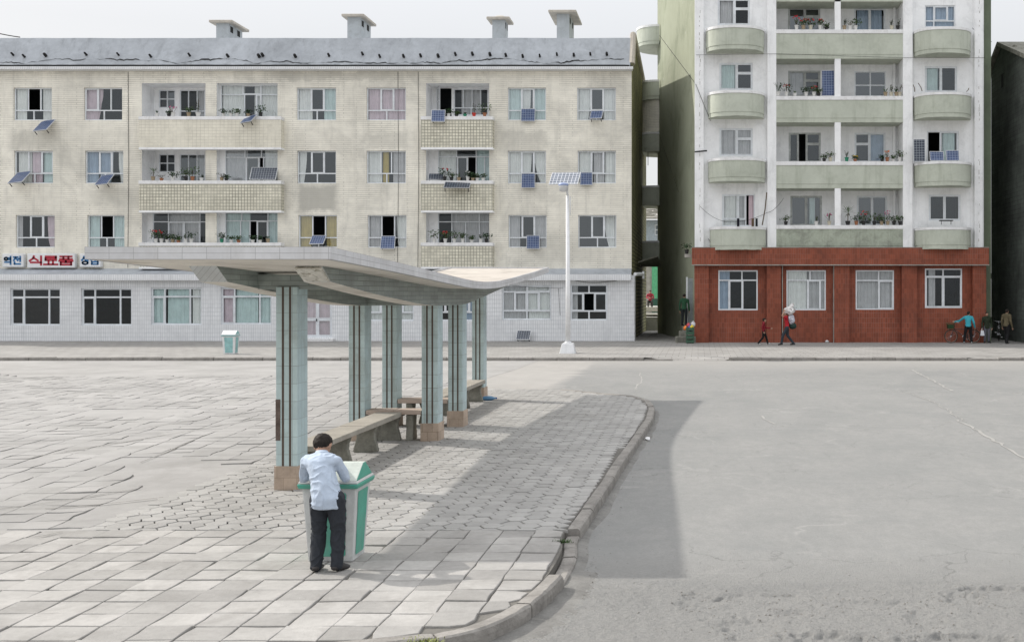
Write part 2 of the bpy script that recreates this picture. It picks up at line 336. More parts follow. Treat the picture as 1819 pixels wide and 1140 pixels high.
ys = axis([(-300,0,4),(0,6.6,8),(6.6,9.6,190),(9.6,10.2,12),(10.2,44,48),(44,70,13),(70,1500,8)])
mb = MB(); mb.v = [(x, y, zroad(x, y)) for y in ys for x in xs]; nx = len(xs)
for j in range(len(ys)-1):
    for i in range(nx-1): mb.f.append((j*nx+i, j*nx+i+1, (j+1)*nx+i+1, (j+1)*nx+i)); mb.m.append(0)
tag(mb.build('road', M['asph'], smooth=True, fixn=False), kind='structure')
# island outline: kerb outer edge, from the far end round to the near end
KP = [gp(*p) for p in ((1000,691),(1080,699),(1128,703),(1155,711),(1164,724),(1160,744),(1145,766),(1122,800),(1102,830),(1088,855),(1066,888),(1050,912),(1036,932),(1024,950),(1029,967),(1021,990),(1004,1020),(985,1042),(955,1068),(922,1090),(878,1112),(820,1132))]
KP += [(-2.6,7.12),(-4.2,6.8),(-7,6.6),(-16,6.4)]
def dense(P, st):
    out = []
    for i in range(len(P)-1):
        a, b = Vector(P[i]), Vector(P[i+1]); n = max(1, int((b-a).length/st))
        for k in range(n): out.append(a.lerp(b, k/n))
    out.append(Vector(P[-1])); return out
KD = dense(KP, .08)
for _ in range(8): KD = [KD[0]]+[(KD[i-1]+KD[i]*2+KD[i+1])/4 for i in range(1, len(KD)-1)]+[KD[-1]]
def nrm(P, i):
    d = (P[min(i+2, len(P)-1)]-P[max(i-2, 0)]).normalized(); return Vector((-d.y, d.x))*-1   # pointing into the island (clockwise path)
inner = [p+nrm(KD, i)*.15 for i, p in enumerate(KD)]
poly = [(p.x, p.y) for p in inner]+[(-16,10.8),(-6.4,10.8),(-6.4,27.0)]
def inside(x, y, P):
    c = False; n = len(P); j = n-1
    for i in range(n):
        if (P[i][1] > y) != (P[j][1] > y) and x < (P[j][0]-P[i][0])*(y-P[i][1])/(P[j][1]-P[i][1])+P[i][0]: c = not c
        j = i
    return c
mb = MB(); n = len(poly)
mb.add([(x, y, -.012) for x, y in poly]+[(x, y, -.3) for x, y in poly], [tuple(range(n))]+[(k, (k+1) % n, n+(k+1) % n, n+k) for k in range(n)])
tag(mb.build('island_base', M['sand']), kind='structure')
pb = MB()
def slab(mb, pts, z, g=.006, bev=.007, tilt=.006, cut=True):
    cx = sum(p[0] for p in pts)/len(pts); cy = sum(p[1] for p in pts)/len(pts)
    tx, ty = random.gauss(0, tilt), random.gauss(0, tilt); z += random.gauss(0, .0022)
    L = []
    for k, off in enumerate((g, g+bev*.35, g+bev)):
        for (x, y) in pts:
            d = math.hypot(x-cx, y-cy); f = max(0, 1-off*1.25/d); X = cx+(x-cx)*f; Y = cy+(y-cy)*f
            L.append((X, Y, (z-.03 if k == 0 else z-.004 if k == 1 else z)+(X-cx)*tx+(Y-cy)*ty))
    n = len(pts)
    mb.add(L, [tuple(2*n+k for k in range(n))]+[(a*n+k, a*n+(k+1) % n, (a+1)*n+(k+1) % n, (a+1)*n+k) for a in (0, 1) for k in range(n)])
# square slabs at the near end
T = .33; TY = .311
def wob(x, y, a=.006): return (x+a*noise.noise(Vector((x*7, y*7, 0))), y+a*noise.noise(Vector((x*7, y*7, 9))))
for j in range(0, 15):
    for i in range(-48, 1):
        x0 = i*T+.02; y1 = 10.77-j*TY; x1 = x0+T; y0 = y1-TY
        cx, cy = (x0+x1)/2, (y0+y1)/2
        if not inside(cx, cy, poly): continue
        c4 = [(x0,y0),((x0+x1)/2,y0),(x1,y0),(x1,(y0+y1)/2),(x1,y1),((x0+x1)/2,y1),(x0,y1),(x0,(y0+y1)/2)]
        cc = []
        for (x, y) in c4:
            k = 0
            while not inside(x, y, poly) and k < 12: x += (cx-x)*.12; y += (cy-y)*.12; k += 1
            cc.append(wob(x+random.gauss(0,.0028), y+random.gauss(0,.0030), .008))
        if random.random() < .10: # corner broken off
            q = random.randrange(0, 8, 2); cc[q] = (cc[q][0]*.86+cx*.14, cc[q][1]*.86+cy*.14)
        slab(pb, cc, .004+random.gauss(0,.0025), g=.0005+random.random()*.004, tilt=.011)
sq = pb.build('square_slab_paving', M['slab'], fixn=False); tag(sq, kind='structure')
pb = MB(); a = .128; rt = math.sqrt(3)*a
for i in range(-33, -3):
    for j in range(45, 170):
        cx = 1.5*a*i; cy = rt*(j+.5*(i % 2))
        if cy < 10.77-rt*.35 or cy > 27.2 or cx < -6.3 or not inside(cx, cy, poly): continue
        pts = []
        for k in range(6):
            t = k*math.pi/3; x, y = cx+a*math.cos(t), cy+a*math.sin(t)
            y = max(y, 10.78); q = 0
            while not inside(x, y, poly) and q < 8: x += (cx-x)*.15; y += (cy-y)*.15; q += 1
            pts.append(wob(x, y, .02))
        slab(pb, pts, .004, g=.0045, tilt=.008)
tag(pb.build('hexagon_paving', M['hexp'], fixn=False), kind='structure')
# old slabs of the square, left
pb = MB(); T = .41; ang = R(7)
for i in range(-46, 28):
    for j in range(-12, 84):
        u, v = i*T, j*T; cx = -9+u*math.cos(ang)-v*math.sin(ang); cy = 12+u*math.sin(ang)+v*math.cos(ang)
        if cx > -6.5+.12*math.sin(cy*3) or cx < -21 or cy < 11.0 or cy > 31+1.5*noise.noise(Vector((cx*.4,0,0))): continue
        nz = noise.noise(Vector((cx*.35, cy*.35, 2)))
        if nz > .42: continue
        pts = []
        for (du, dv) in ((-.5,-.5),(0,-.5),(.5,-.5),(.5,0),(.5,.5),(0,.5),(-.5,.5),(-.5,0)):
            uu, vv = du*T, dv*T; pts.append(wob(cx+uu*math.cos(ang)-vv*math.sin(ang), cy+uu*math.sin(ang)+vv*math.cos(ang), .05))
        slab(pb, pts, .002+.008*nz*0, g=.0015+.005*random.random()**1.5, tilt=.014, bev=.005)
tag(pb.build('old_slab_paving', M['plaza'], fixn=False), kind='structure')
mb = MB()   # concrete bed showing between the old slabs
X0 = axis([(-60,-21,6),(-21,-6.0,60)]); Y0 = axis([(10.75,31,80),(31,40,12)])
mb.v = [(x, y, max(zroad(x, y)+.004, -.0075*1+.0052*noise.noise(Vector((x*.9, y*.9, 5)))) if y < 30 else zroad(x, y)+.004) for y in Y0 for x in X0]; nx = len(X0)
for j in range(len(Y0)-1):
    for i in range(nx-1): mb.f.append((j*nx+i, j*nx+i+1, (j+1)*nx+i+1, (j+1)*nx+i)); mb.m.append(0)
tag(mb.build('plaza', M['plaza'], smooth=True, fixn=False), kind='structure')
# dark open seams across the square
mb = MB()
for a_, b_ in (((0,795),(480,728)),((60,812),(470,742)),((500,716),(620,700)),((250,822),(345,782)),((0,678),(480,682)),((300,640+45),(480,690)),((0,905),(250,868)),((80,905),(290,884)),((60,955),(110,945))):
    mb.ribbon([gp(*a_), gp((a_[0]+b_[0])/2, (a_[1]+b_[1])/2+1.5), gp(*b_)], .022, .011, .012)
tag(mb.build('paving_seams', M['sand'], fixn=False), kind='structure')
# kerb of the island: separate stones
kb = MB(); i = 0; segn = 10
while i < len(KD)-3:
    n = random.choice((8, 9, 10, 11, 12)); j = min(i+n, len(KD)-1)
    broken = 9.95 < KD[i].y < 10.9 and KD[i].x > -2
    zt = (.012 if not broken else -.07)+random.uniform(-.006, .008)
    L = []; cnt = 0
    for k in range(i, j+1):
        e = .012 if k in (i, j) else 0
        p = KD[k]; nn = nrm(KD, k); d = Vector((nn.y, -nn.x))
        if k == i: p = p+(KD[min(k+1,len(KD)-1)]-p)*.10
        if k == j: p = p-(p-KD[k-1])*.10
        ch = .012+.016*abs(noise.noise(Vector((p.x*9, p.y*9, 1)))); ch2 = .012*noise.noise(Vector((p.x*14, p.y*14, 4)))
        for (o, z) in ((.0+ch2, -.16), (.002+ch2, zt-.055+ch2), (ch*.6, zt-ch-e), (ch*1.8, zt-e*.6+ch2*.3), (.13, zt-.004-e*.5), (.15, zt-.03), (.15, -.16)):
            q = p+nn*o; L.append((q.x, q.y, z))
        cnt += 1
    fs = [(a*7+b, a*7+b+1, (a+1)*7+b+1, (a+1)*7+b) for a in range(cnt-1) for b in range(6)]
    fs += [tuple(range(7)), tuple((cnt-1)*7+b for b in range(6, -1, -1))]
    kb.add(L, fs); i = j
kb.build('island_kerb', M['kerb'])['kind'] = 'structure'
# dust and dirt drifted in the gutter, broken kerb rubble
mb = MB()
for k in range(14, len(KD)-140, 1):
    pass
gut = MB(); L = []
for k in range(60, len(KD)):
    p = KD[k]; nn = nrm(KD, k); w_ = .10+.07*noise.noise(Vector((p.x*1.1, p.y*1.1, 8)))+(.16 if p.y < 9.6 else 0)
    L.append([(p.x-nn.x*o, p.y-nn.y*o, z) for o, z in ((-.01, -.100), (w_*.5, -.108), (w_, -.1235))])
for k in range(len(L)-1):
    if L[k][0][0] > -6: gut.add(L[k]+L[k+1], [(0,1,4,3),(1,2,5,4)])
M['gutter'] = paint('gutter_dirt', (.205,.20,.187), .95, .2, 4, (.10,.095,.09), .4, 0, .5, 50)
gut.build('gutter_dirt', M['gutter'], smooth=True, fixn=False)['kind'] = 'structure'
# loose grit round the broken asphalt and along the kerb: nobody could count it
gb = MB(); rg_ = random.Random(5)
def grit(x, y, z, r_):
    k = [Vector((rg_.uniform(.6,1)*a, rg_.uniform(.6,1)*b, rg_.uniform(.5,.9)*c))*r_+Vector((x, y, z+r_*.3)) for a, b, c in ((1,0,0),(-1,0,0),(0,1,0),(0,-1,0),(0,0,1),(0,0,-1))]
    gb.add(k, [(0,2,4),(2,1,4),(1,3,4),(3,0,4),(2,0,5),(1,2,5),(3,1,5),(0,3,5)])
for (cx, cy, rx, ry, d) in POT:
    for k in range(45):
        a = rg_.uniform(0, 6.28); q = abs(rg_.gauss(1.0, .35)); x, y = cx+rx*q*math.cos(a), cy+ry*q*math.sin(a); grit(x, y, zroad(x, y), rg_.uniform(.003, .011))
for k in range(700):
    x, y = rg_.uniform(-1.1, 3.4), rg_.uniform(6.9, 10.5); grit(x, y, zroad(x, y), rg_.uniform(.002, .007))
for k in range(60, len(KD)-60):
    p = KD[k]
    if rg_.random() < .5 and p.x > -3: x, y = p.x+rg_.uniform(.02, .25), p.y-rg_.uniform(0, .1); grit(x, y, -.112, rg_.uniform(.003, .010))
tag(gb.build('gravel', M['kerb'], fixn=False), 'loose grit scattered round the broken asphalt', 'grit', kind='stuff')
# pale filled cracks in the asphalt
mb = MB()
for P, w_ in ((((1618,650),(1655,668),(1692,686)), .09), (((1700,735),(1745,757),(1819,800)), .06), (((1615,690),(1660,705),(1715,738)), .035), (((1135,655),(1140,668),(1128,684)), .05), (((1350,728),(1378,742)), .05)):
    mb.ribbon([gp(*p) for p in P], w_, -.114 if P[0][1] < 900 else -.105, .045)
M['fill'] = paint('pale_crack_filling', (.315,.308,.29), .95, .1, 3, None, 0, 0, .3, 50)
mb.build('crack_filling', M['fill'], fixn=False)['kind'] = 'structure'
# pavement along the buildings with its kerb and the driveway gap
def drop(x):   # 1 where the kerb is lowered
    return ss(-5.0,-4.2,x)*(1-ss(-3.2,-2.9,x))*0 + ss(-1.9,-1.2,x)*(1-ss(1.0,1.5,x)) + ss(10.15,10.4,x)*(1-ss(11.2,11.5,x))*.5
YK = 40.0
X1 = axis([(-60,-45,3),(-45,25,280),(25,60,5)]); Y1 = [YK+.14, YK+.6, YK+1.2, 42, 43, 45, 50, 56, 60, 75]
mb = MB(); 
for y in Y1:
    for x in X1:
        k = drop(x)*(1-ss(YK, YK+1.3, y)); mb.v.append((x, y, -.003-.115*k+.006*noise.noise(Vector((x*.6, y*.6, 0)))))
nx = len(X1)
for j in range(len(Y1)-1):
    for i in range(nx-1): mb.f.append((j*nx+i, j*nx+i+1, (j+1)*nx+i+1, (j+1)*nx+i)); mb.m.append(0)
mb.build('pavement', M['pave'], smooth=True, fixn=False)['kind'] = 'structure'
mb = MB(); x = -50
while x < 30:
    ln = random.uniform(.8, 1.25); z = .008+random.uniform(-.012, .01)-drop(x+ln/2)*.10
    if z > -.095:
        dy = random.uniform(-.015, .015)
        mb.prism([(YK+dy,-.16),(YK+dy+.01,z-.03),(YK+dy+.03,z),(YK+.15,z),(YK+.15,-.16)], 'x', x+.008, x+ln-.008)
    x += ln
mb.build('pavement_kerb', M['kerb'])['kind'] = 'structure'

# ------------------------------------------------------------------ bus shelter
SX = -4.93; XL, XR = SX-1.235, SX+1.235
def interp(P, y):
    if y <= P[0][0]: return P[0][1]
    for (a, za), (b, zb) in zip(P, P[1:]):
        if y <= b: return za+(zb-za)*(y-a)/(b-a)
    return P[-1][1]
def smooth_curve(P, rad=.8):
    return lambda y: sum(interp(P, y+rad*k/5) for k in range(-5, 6))/11
UZp = [(9.5,2.775),(10.75,2.73),(12.4,2.675),(14.2,2.605),(16.5,2.51),(17.9,2.462),(19.3,2.475),(20.5,2.52),(22,2.615),(23.5,2.71),(24.7,2.785),(26.5,2.92),(28,3.03)]
UZ = smooth_curve(UZp)
BZp = [(10,2.68),(12.3,2.51),(13.8,2.38),(16.3,2.215),(17.4,2.185),(19.3,2.19),(20.8,2.32),(23.1,2.52),(24.9,2.67),(27,2.85)]
BZ = smooth_curve(BZp, .5)
Y0s, Y1s = 10.75, 26.5
sh = empty('bus_shelter', (SX, 18.4, 0), 'long open bus shelter with a swooping concrete canopy on six pale blue tiled columns', 'bus shelter')
yy = [Y0s+(Y1s-Y0s)*k/60 for k in range(61)]
mb = MB()   # canopy slab between the fascias
for i in range(60):
    a, b = yy[i], yy[i+1]
    x0, x1 = XL+.05, XR-.05
    ua, ub = UZ(a), UZ(b)
    for (za, zb, f, mi) in ((ua, ub, 0, 0), (ua+.09, ub+.09, 1, 1)):
        mb.quad((x0,a,za),(x1,a,za),(x1,b,zb),(x0,b,zb), mi)
can = mb.build('canopy', [M['soffit'], M['roofskin']], sh, smooth=True, fixn=False)
mb = MB()   # tiled edges: long sides follow the curve
def band(x0, x1):
    vs = []; n = len(yy)
    for y in yy:
        z = UZ(y); vs += [(x0,y,z-.003),(x1,y,z-.003),(x1,y,z+.122),(x0,y,z+.122)]
    fs = [(i*4+k, i*4+(k+1) % 4, (i+1)*4+(k+1) % 4, (i+1)*4+k) for i in range(n-1) for k in range(4)]
    fs += [(0,1,2,3), ((n-1)*4+3,(n-1)*4+2,(n-1)*4+1,(n-1)*4)]
    mb.add(vs, fs)
band(XL, XL+.05); band(XR-.05, XR)
def slopebox(x0, x1, ya, yb, h0=-.003, h1=.122):
    za, zb = UZ(ya), UZ(yb)
    mb.add([(x0,ya,za+h0),(x1,ya,za+h0),(x1,yb,zb+h0),(x0,yb,zb+h0),(x0,ya,za+h1),(x1,ya,za+h1),(x1,yb,zb+h1),(x0,yb,zb+h1)], [(0,3,2,1),(4,5,6,7),(0,1,5,4),(1,2,6,5),(2,3,7,6),(3,0,4,7)])
slopebox(XL+.05, XR-.05, Y0s, Y0s+.05); slopebox(XL+.05, XR-.05, Y1s-.05, Y1s)
# side fascias need the pattern to follow the curve: shear-free UVs are made from arc length through the object coordinates of a tilted copy
fas = mb.build('fascia', M['fascia'], sh)
def curve_tile_mat():
    """fascia tiles laid along the edge: rows counted from the underside curve"""
    m = M['fascia'].copy(); m.name = 'fascia_tile_curved'
    return m
# store the height above the underside as an attribute so tile rows follow the sweep
me = fas.data; at = me.attributes.new('sweep', 'FLOAT_VECTOR', 'POINT')
for v in me.vertices:
    wv = v.co+Vector((SX, 18.4, 0)); at.data[v.index].vector = (wv.x-XL, wv.y-Y0s, wv.z-UZ(wv.y)+.003)
t = M['fascia'].node_tree
an = N(t, 'ShaderNodeAttribute', attribute_name='sweep')
for n in list(t.nodes):
    if n.type == 'TEX_COORD':
        for l in list(n.outputs['Object'].links):
            if l.to_node.type == 'SEPXYZ': t.links.new(an.outputs['Vector'], l.to_socket)
# beams
M['fascia2'] = paint('light_end_tile', (.52,.54,.54), .5, .08, 1.5, (.34,.33,.31), .3, .35, .2, 25, dict(w=.075,h=1.0,m=.003,col=(.22,.22,.22),off=0,g0=.6,var=.05))
def beam(x, w_, ya, yb, n=26):
    mb = MB(); st = [ya+(yb-ya)*k/n for k in range(n+1)]; vs = []
    for k, y in enumerate(st):
        yt = y; top = UZ(y)+.01; bot = BZ(y)
        yb_ = y+(.30*(1-k/3) if k < 3 else -.30*(1-(n-k)/3) if n-k < 3 else 0)
        vs += [(x-w_/2,yb_,BZ(yb_)),(x+w_/2,yb_,BZ(yb_)),(x+w_/2,yt,top),(x-w_/2,yt,top)]
    mb.add(vs, [(i*4+k, i*4+(k+1) % 4, (i+1)*4+(k+1) % 4, (i+1)*4+k) for i in range(n) for k in range(4)]+[(0,1,2,3),(n*4+3,n*4+2,n*4+1,n*4)])
    o = mb.build('beam', [M['beam'], M['soffit'], M['fascia2']], sh)
    for p in o.data.polygons:
        if set(p.vertices) == {0, 1, 2, 3}: p.material_index = 2
        elif p.normal.z < -.6: p.material_index = 1
    return o
bl = beam(-5.52, .31, 11.9, 24.9); brt = beam(-4.34, .31, 11.9, 24.9)
mb = MB(); zb = BZ(12.3)
mb.add([(-4.49,11.93,UZ(11.93)-.01),(-4.20,11.93,UZ(11.93)-.01),(-4.20,12.16,zb+.03),(-4.40,12.16,zb+.03)], [(0,1,2,3)])
M['bare'] = paint('bare_mortar', (.70,.68,.62), .95, .15, 9, (.14,.115,.05), 1.0, 0, .5, 40)
# mortar left where the end tiles have fallen off
def endplate(x, w_):
    mb = MB(); y0 = 11.9; zt = UZ(y0)-.02; y1 = 12.2; zb = BZ(12.2)+.015; d = Vector((0, y1-y0, zb-zt)); nn = Vector((0,-.02,-.012))
    a = Vector((x-w_/2+.01,y0,zt)); b = Vector((x+w_/2-.01,y0,zt)); c = b+d; e = a+d
    mb.add([a+nn,b+nn,c+nn,e+nn,a-nn,b-nn,c-nn,e-nn], [(0,1,2,3),(0,4,5,1),(1,5,6,2),(2,6,7,3),(3,7,4,0)])
    return mb.build('broken_end', M['bare'], brt)
endplate(-4.34, .31)
for yc in (13.17, 17.47, 19.3, 24.05):
    mb = MB(); z1 = UZ(yc)-.03
    mb.box(-5.365, -4.495, yc-.13, yc+.13, BZ(yc)+.004, z1); o = mb.build('cross_beam', [M['beam'], M['soffit']], sh)
    for p in o.data.polygons:
        if p.normal.z < -.6: p.material_index = 1
CW, CD = .262, .34
def column(x, y, tip=False):
    z1 = BZ(y)+.03
    c = MB(); c.box(x-CW/2, x+CW/2, y-CD/2, y+CD/2, .27, z1)
    o = c.build('column', [M['tile_side']], sh, bevel=.006)
    o.data.materials.append(M['tile_col'])
    for p in o.data.polygons:
        if abs(p.normal.y) > .5: p.material_index = 1
    for dx in (-.045, .042):
        s_ = MB(); s_.box(x+dx-.0125, x+dx+.0125, y-CD/2-.004, y-CD/2+.01, .272, z1-.0); s_.box(x+dx-.0125, x+dx+.0125, y+CD/2-.01, y+CD/2+.004, .272, z1); s_.build('stripe', M['stripe'], o)
    p_ = MB(); p_.box(x-CW/2-.017, x+CW/2+.017, y-CD/2-.017, y+CD/2+.017, -.02, .29); p_.build('plinth', M['plinth'], o, bevel=.006)
    return o
c1 = column(-5.0, 13.17)
s_ = MB(); s_.box(-5.131-.003, -5.131+.055, 13.17-CD/2-.003, 13.17-CD/2+.01, .60, 1.10); s_.build('missing_tile_patch', paint('rough_brown_mortar', (.17,.13,.11), .95, .3, 8, (.06,.05,.05), .6, 0, .8, 60), c1)
for x, y in ((-5.52,17.47),(-4.34,17.47),(-5.52,19.3),(-4.34,19.3),(-4.92,24.07)): column(x, y)
# benches
def bench(cx, cy, L, W, along_y, label, mats, ht=.47, legs=3, group='concrete benches under the shelter'):
    r = empty('concrete_bench', (cx, cy, 0), label, 'bench', group)
    Mx = Matrix.Translation((cx, cy, 0)) @ (Matrix.Rotation(R(90), 4, 'Z') if along_y else Matrix.Identity(4))
    mb = MB(); th = .075
    n = max(2, int(L/1.45))
    for k in range(n):
        a = -L/2+L*k/n+.004; b = -L/2+L*(k+1)/n-.004; mb.box(a, b, -W/2, W/2, ht-th+random.uniform(-.003,.003), ht+random.uniform(-.004,.004), M=Mx)
    mb.build('seat', mats[0], r, bevel=.008)
    prof = [(.46,.0),(.50,.03),(.44,.12),(.36,.22),(.37,.30),(.47,ht-th)]
    for k in range(legs):
        u = -L/2+.2+(L-.4)*k/(legs-1)
        mb = MB(); pl = [(-W*p, z) for p, z in prof]+[(W*p, z) for p, z in reversed(prof)]
        pl = [(a*.92, z-.005) for a, z in pl]
        mb.prism(pl, 'x', u-.055, u+.055, M=Mx)
        mb.build('leg', mats[1], r, bevel=.012)
    return r
M['benchtop'] = paint('worn_bench_top', (.37,.345,.30), .9, .14, 2, (.20,.18,.15), .5, 0, .3, 50)
M['benchpink'] = paint('pinkish_bench_top', (.46,.37,.31), .9, .14, 2, (.24,.2,.17), .5, 0, .3, 50)
bench(-5.0, 15.5, 4.1, .40, True, 'long weathered grey concrete bench running back from the nearest column behind the boy', (M['benchtop'], M['dirtycon']), legs=4)
bench(-4.93, 21.6, 4.4, .40, True, 'long grey concrete bench at the far end of the shelter reaching the last column', (M['benchtop'], M['dirtycon']), legs=4)
bench(-4.93, 17.47, .9, .34, False, 'short pinkish crosswise bench between the nearer pair of columns', (M['benchpink'], M['dirtycon']), ht=.50, legs=2, group='short crosswise benches')
bench(-4.93, 19.3, .9, .34, False, 'short pinkish crosswise bench between the farther pair of columns', (M['benchpink'], M['dirtycon']), ht=.50, legs=2, group='short crosswise benches')
# ------------------------------------------------------------------ litter bins
def litter_bin(loc, label, gcol, wcol, lidcol, rz=0, sc=1.0):
    r = empty('litter_bin', loc, label, 'litter bin', 'green and white litter bins', rz); r.scale = (sc,)*3
    def fr(mb, w0, d0, z0, w1, d1, z1):
        mb.add([(-w0,-d0,z0),(w0,-d0,z0),(w0,d0,z0),(-w0,d0,z0),(-w1,-d1,z1),(w1,-d1,z1),(w1,d1,z1),(-w1,d1,z1)], [(0,3,2,1),(4,5,6,7),(0,1,5,4),(1,2,6,5),(2,3,7,6),(3,0,4,7)])
    mb = MB(); fr(mb, .198,.168,0, .238,.215,.665); b = mb.build('body', wcol, r, world=False, bevel=.012)
    W = lambda z: .198+(.04)*z/.665
    D = lambda z: .168+(.047)*z/.665
    for s in (-1, 1):
        for ax in ('x', 'y'):
            mb = MB(); pts = []
            zs = [.05,.07,.20,.35,.52,.60,.62]; 
            for k in range(28):
                tt = k/28*2*math.pi; u = max(-1, min(1, 1.5*math.cos(tt))); v = max(-1, min(1, 1.5*math.sin(tt)))
                z = .335+.285*v; hw = (D(z) if ax == 'x' else W(z))*(.66+.02*math.sin(k*2.3)); uu = u*hw
                if ax == 'x': pts.append((s*(W(z)+.0035), uu, z))
                else: pts.append((uu, s*(D(z)+.0035), z))
            mb.add(pts, [tuple(range(28))]); mb.build('green_panel', gcol, r, world=False)
    mb = MB(); fr(mb, .262,.240,.66, .272,.250,.70); mb.build('rim', gcol, r, world=False, bevel=.008)
    mb = MB(); fr(mb, .262,.240,.701, .258,.236,.725); mb.build('lid_band', wcol, r, world=False, bevel=.006)
    mb = MB(); mb.prism([(-.232,.726),(.232,.726),(.03,.862),(-.03,.862)], 'x', -.25, .25, 0)
    l = mb.build('lid', [lidcol, gcol], r, world=False, bevel=.006)
    for p in l.data.polygons:
        if abs(p.normal.x) > .9: p.material_index = 1
    return r
M['bingreen'] = paint('teal_green_paint', (.085,.36,.27), .5, .14, 3, (.25,.35,.3), .35, .35, .25, 40)
M['binwhite'] = paint('dirty_white_paint', (.58,.59,.58), .6, .10, 3, (.25,.25,.24), .5, .55, .25, 40)
M['binlid'] = paint('greenish_white_lid', (.52,.56,.51), .7, .12, 4, (.3,.31,.29), .5, 0, .2)
M['binblue'] = paint('faded_aqua_paint', (.27,.50,.50), .5, .2, 6, (.45,.6,.58), .4, .3, .1)
M['binwhite2'] = paint('white_bin_paint', (.72,.73,.73), .6, .10, 3, (.4,.4,.4), .4, .3, .1)
litter_bin((-3.262, 9.66, .004), 'white litter bin with bright green panels and pitched lid that the boy leans on', M['bingreen'], M['binwhite'], M['binlid'])
litter_bin((-18.55, 42.45, 0), 'small white and faded aqua litter bin by the far kerb', M['binblue'], M['binwhite2'], M['binwhite2'], rz=R(4), sc=1.08)
# ------------------------------------------------------------------ solar street lamp
M['lampwhite'] = paint('lamp_white_paint', (.76,.77,.78), .5, .06, 2, (.4,.4,.38), .25, .3, .05)
lx, ly = -5.24, 43.1
la = empty('street_lamp', (lx, ly, 0), 'tall white street lamp with a solar panel on top on the far pavement', 'street lamp')
mb = MB(); mb.add([(lx-.32,ly-.3,-.03),(lx+.32,ly-.3,-.03),(lx+.32,ly+.3,-.03),(lx-.32,ly+.3,-.03),(lx-.22,ly-.2,.40),(lx+.22,ly-.2,.40),(lx+.22,ly+.2,.40),(lx-.22,ly+.2,.40)], [(0,3,2,1),(4,5,6,7),(0,1,5,4),(1,2,6,5),(2,3,7,6),(3,0,4,7)])
mb.build('base', M['lampwhite'], la, bevel=.02)
mb = MB(); mb.tube([(lx,ly,.38),(lx,ly,2.5),(lx-.02,ly,6.35)], [.10,.09,.065], 16); mb.tube([(lx-.02,ly,6.3),(lx-.03,ly-.02,6.9)], .04, 10); mb.tube([(lx,ly,.40),(lx,ly,.46)], .14, 16)
mb.tube([(lx+.09,ly,5.55),(lx+.09,ly,6.3)], .018, 6)
mb.build('pole', M['lampwhite'], la, smooth=True)
mb = MB(); mb.tube([(lx-.02,ly,6.3),(lx-.06,ly-.22,6.6),(lx-.12,ly-.34,6.62)], .032, 8); mb.build('arm', M['lampwhite'], la, smooth=True)
mb = MB(); mb.lathe([(.10,6.46),(.17,6.50),(.18,6.66),(.19,6.70),(.16,6.76),(.05,6.79)], (lx-.14,ly-.36,0), 18); o = mb.build('lamp_head', M['alu'], la, smooth=True)
mb = MB(); mb.lathe([(.19,6.69),(.21,6.72),(.17,6.79),(.04,6.815)], (lx-.14,ly-.36,0.003), 18); mb.build('cap', flat('bluish_lamp_cap', (.30,.36,.55), .4), o, smooth=True)
M['lampcells'] = paint('pale_solar_cells', (.24,.27,.32), .3, .1, 3, None, 0, 0, 0, brick=dict(w=.105,h=.105,m=.01,col=(.65,.66,.68),off=0,g0=1,var=.15), spec=.5)
def solar_panel_mesh(w_, h_, cells, name='solar_panel'):
    pass
def build_panel(name, w_, h_, Mx, parent, cells):
    """panel in its own plane (x across, y up the slope) placed by matrix Mx"""
    mb = MB(); e = .022; d = .03
    for (a, b, c, f) in ((-w_/2,w_/2,-h_/2,-h_/2+e),(-w_/2,w_/2,h_/2-e,h_/2),(-w_/2,-w_/2+e,-h_/2+e,h_/2-e),(w_/2-e,w_/2,-h_/2+e,h_/2-e)): mb.box(a, b, c, f, -d/2, d/2, M=Mx)
    mb.box(-w_/2+e, w_/2-e, -h_/2+e, h_/2-e, -d/2+.004, -d/2+.008, M=Mx)
    return mb.build(name, M['alu'], parent)
def cells_quad(w_, h_, Mx, parent, mat_, name='cells'):
    e = .02; mb = MB(); mb.box(-w_/2+e, w_/2-e, -h_/2+e, h_/2-e, 0, .01)
    # own local coordinates so that the cell grid follows the panel
    o = mb.build(name, mat_, parent, world=False); 
    return o
def flat_cells_material(nm, c, line, pitch):
    return paint(nm, c, .3, .08, 3, None, 0, 0, 0, brick=dict(w=pitch,h=pitch,m=pitch*.07,col=line,off=0,g0=1,var=.12,flat=1), spec=.5)
M['cellsA'] = flat_cells_material('blue_solar_cells', (.04,.07,.17), (.25,.30,.40), .125)
M['cellsB'] = flat_cells_material('dark_solar_cells', (.02,.028,.05), (.30,.33,.36), .125)
M['cellsC'] = flat_cells_material('pale_solar_cells2', (.13,.15,.19), (.62,.64,.67), .15)
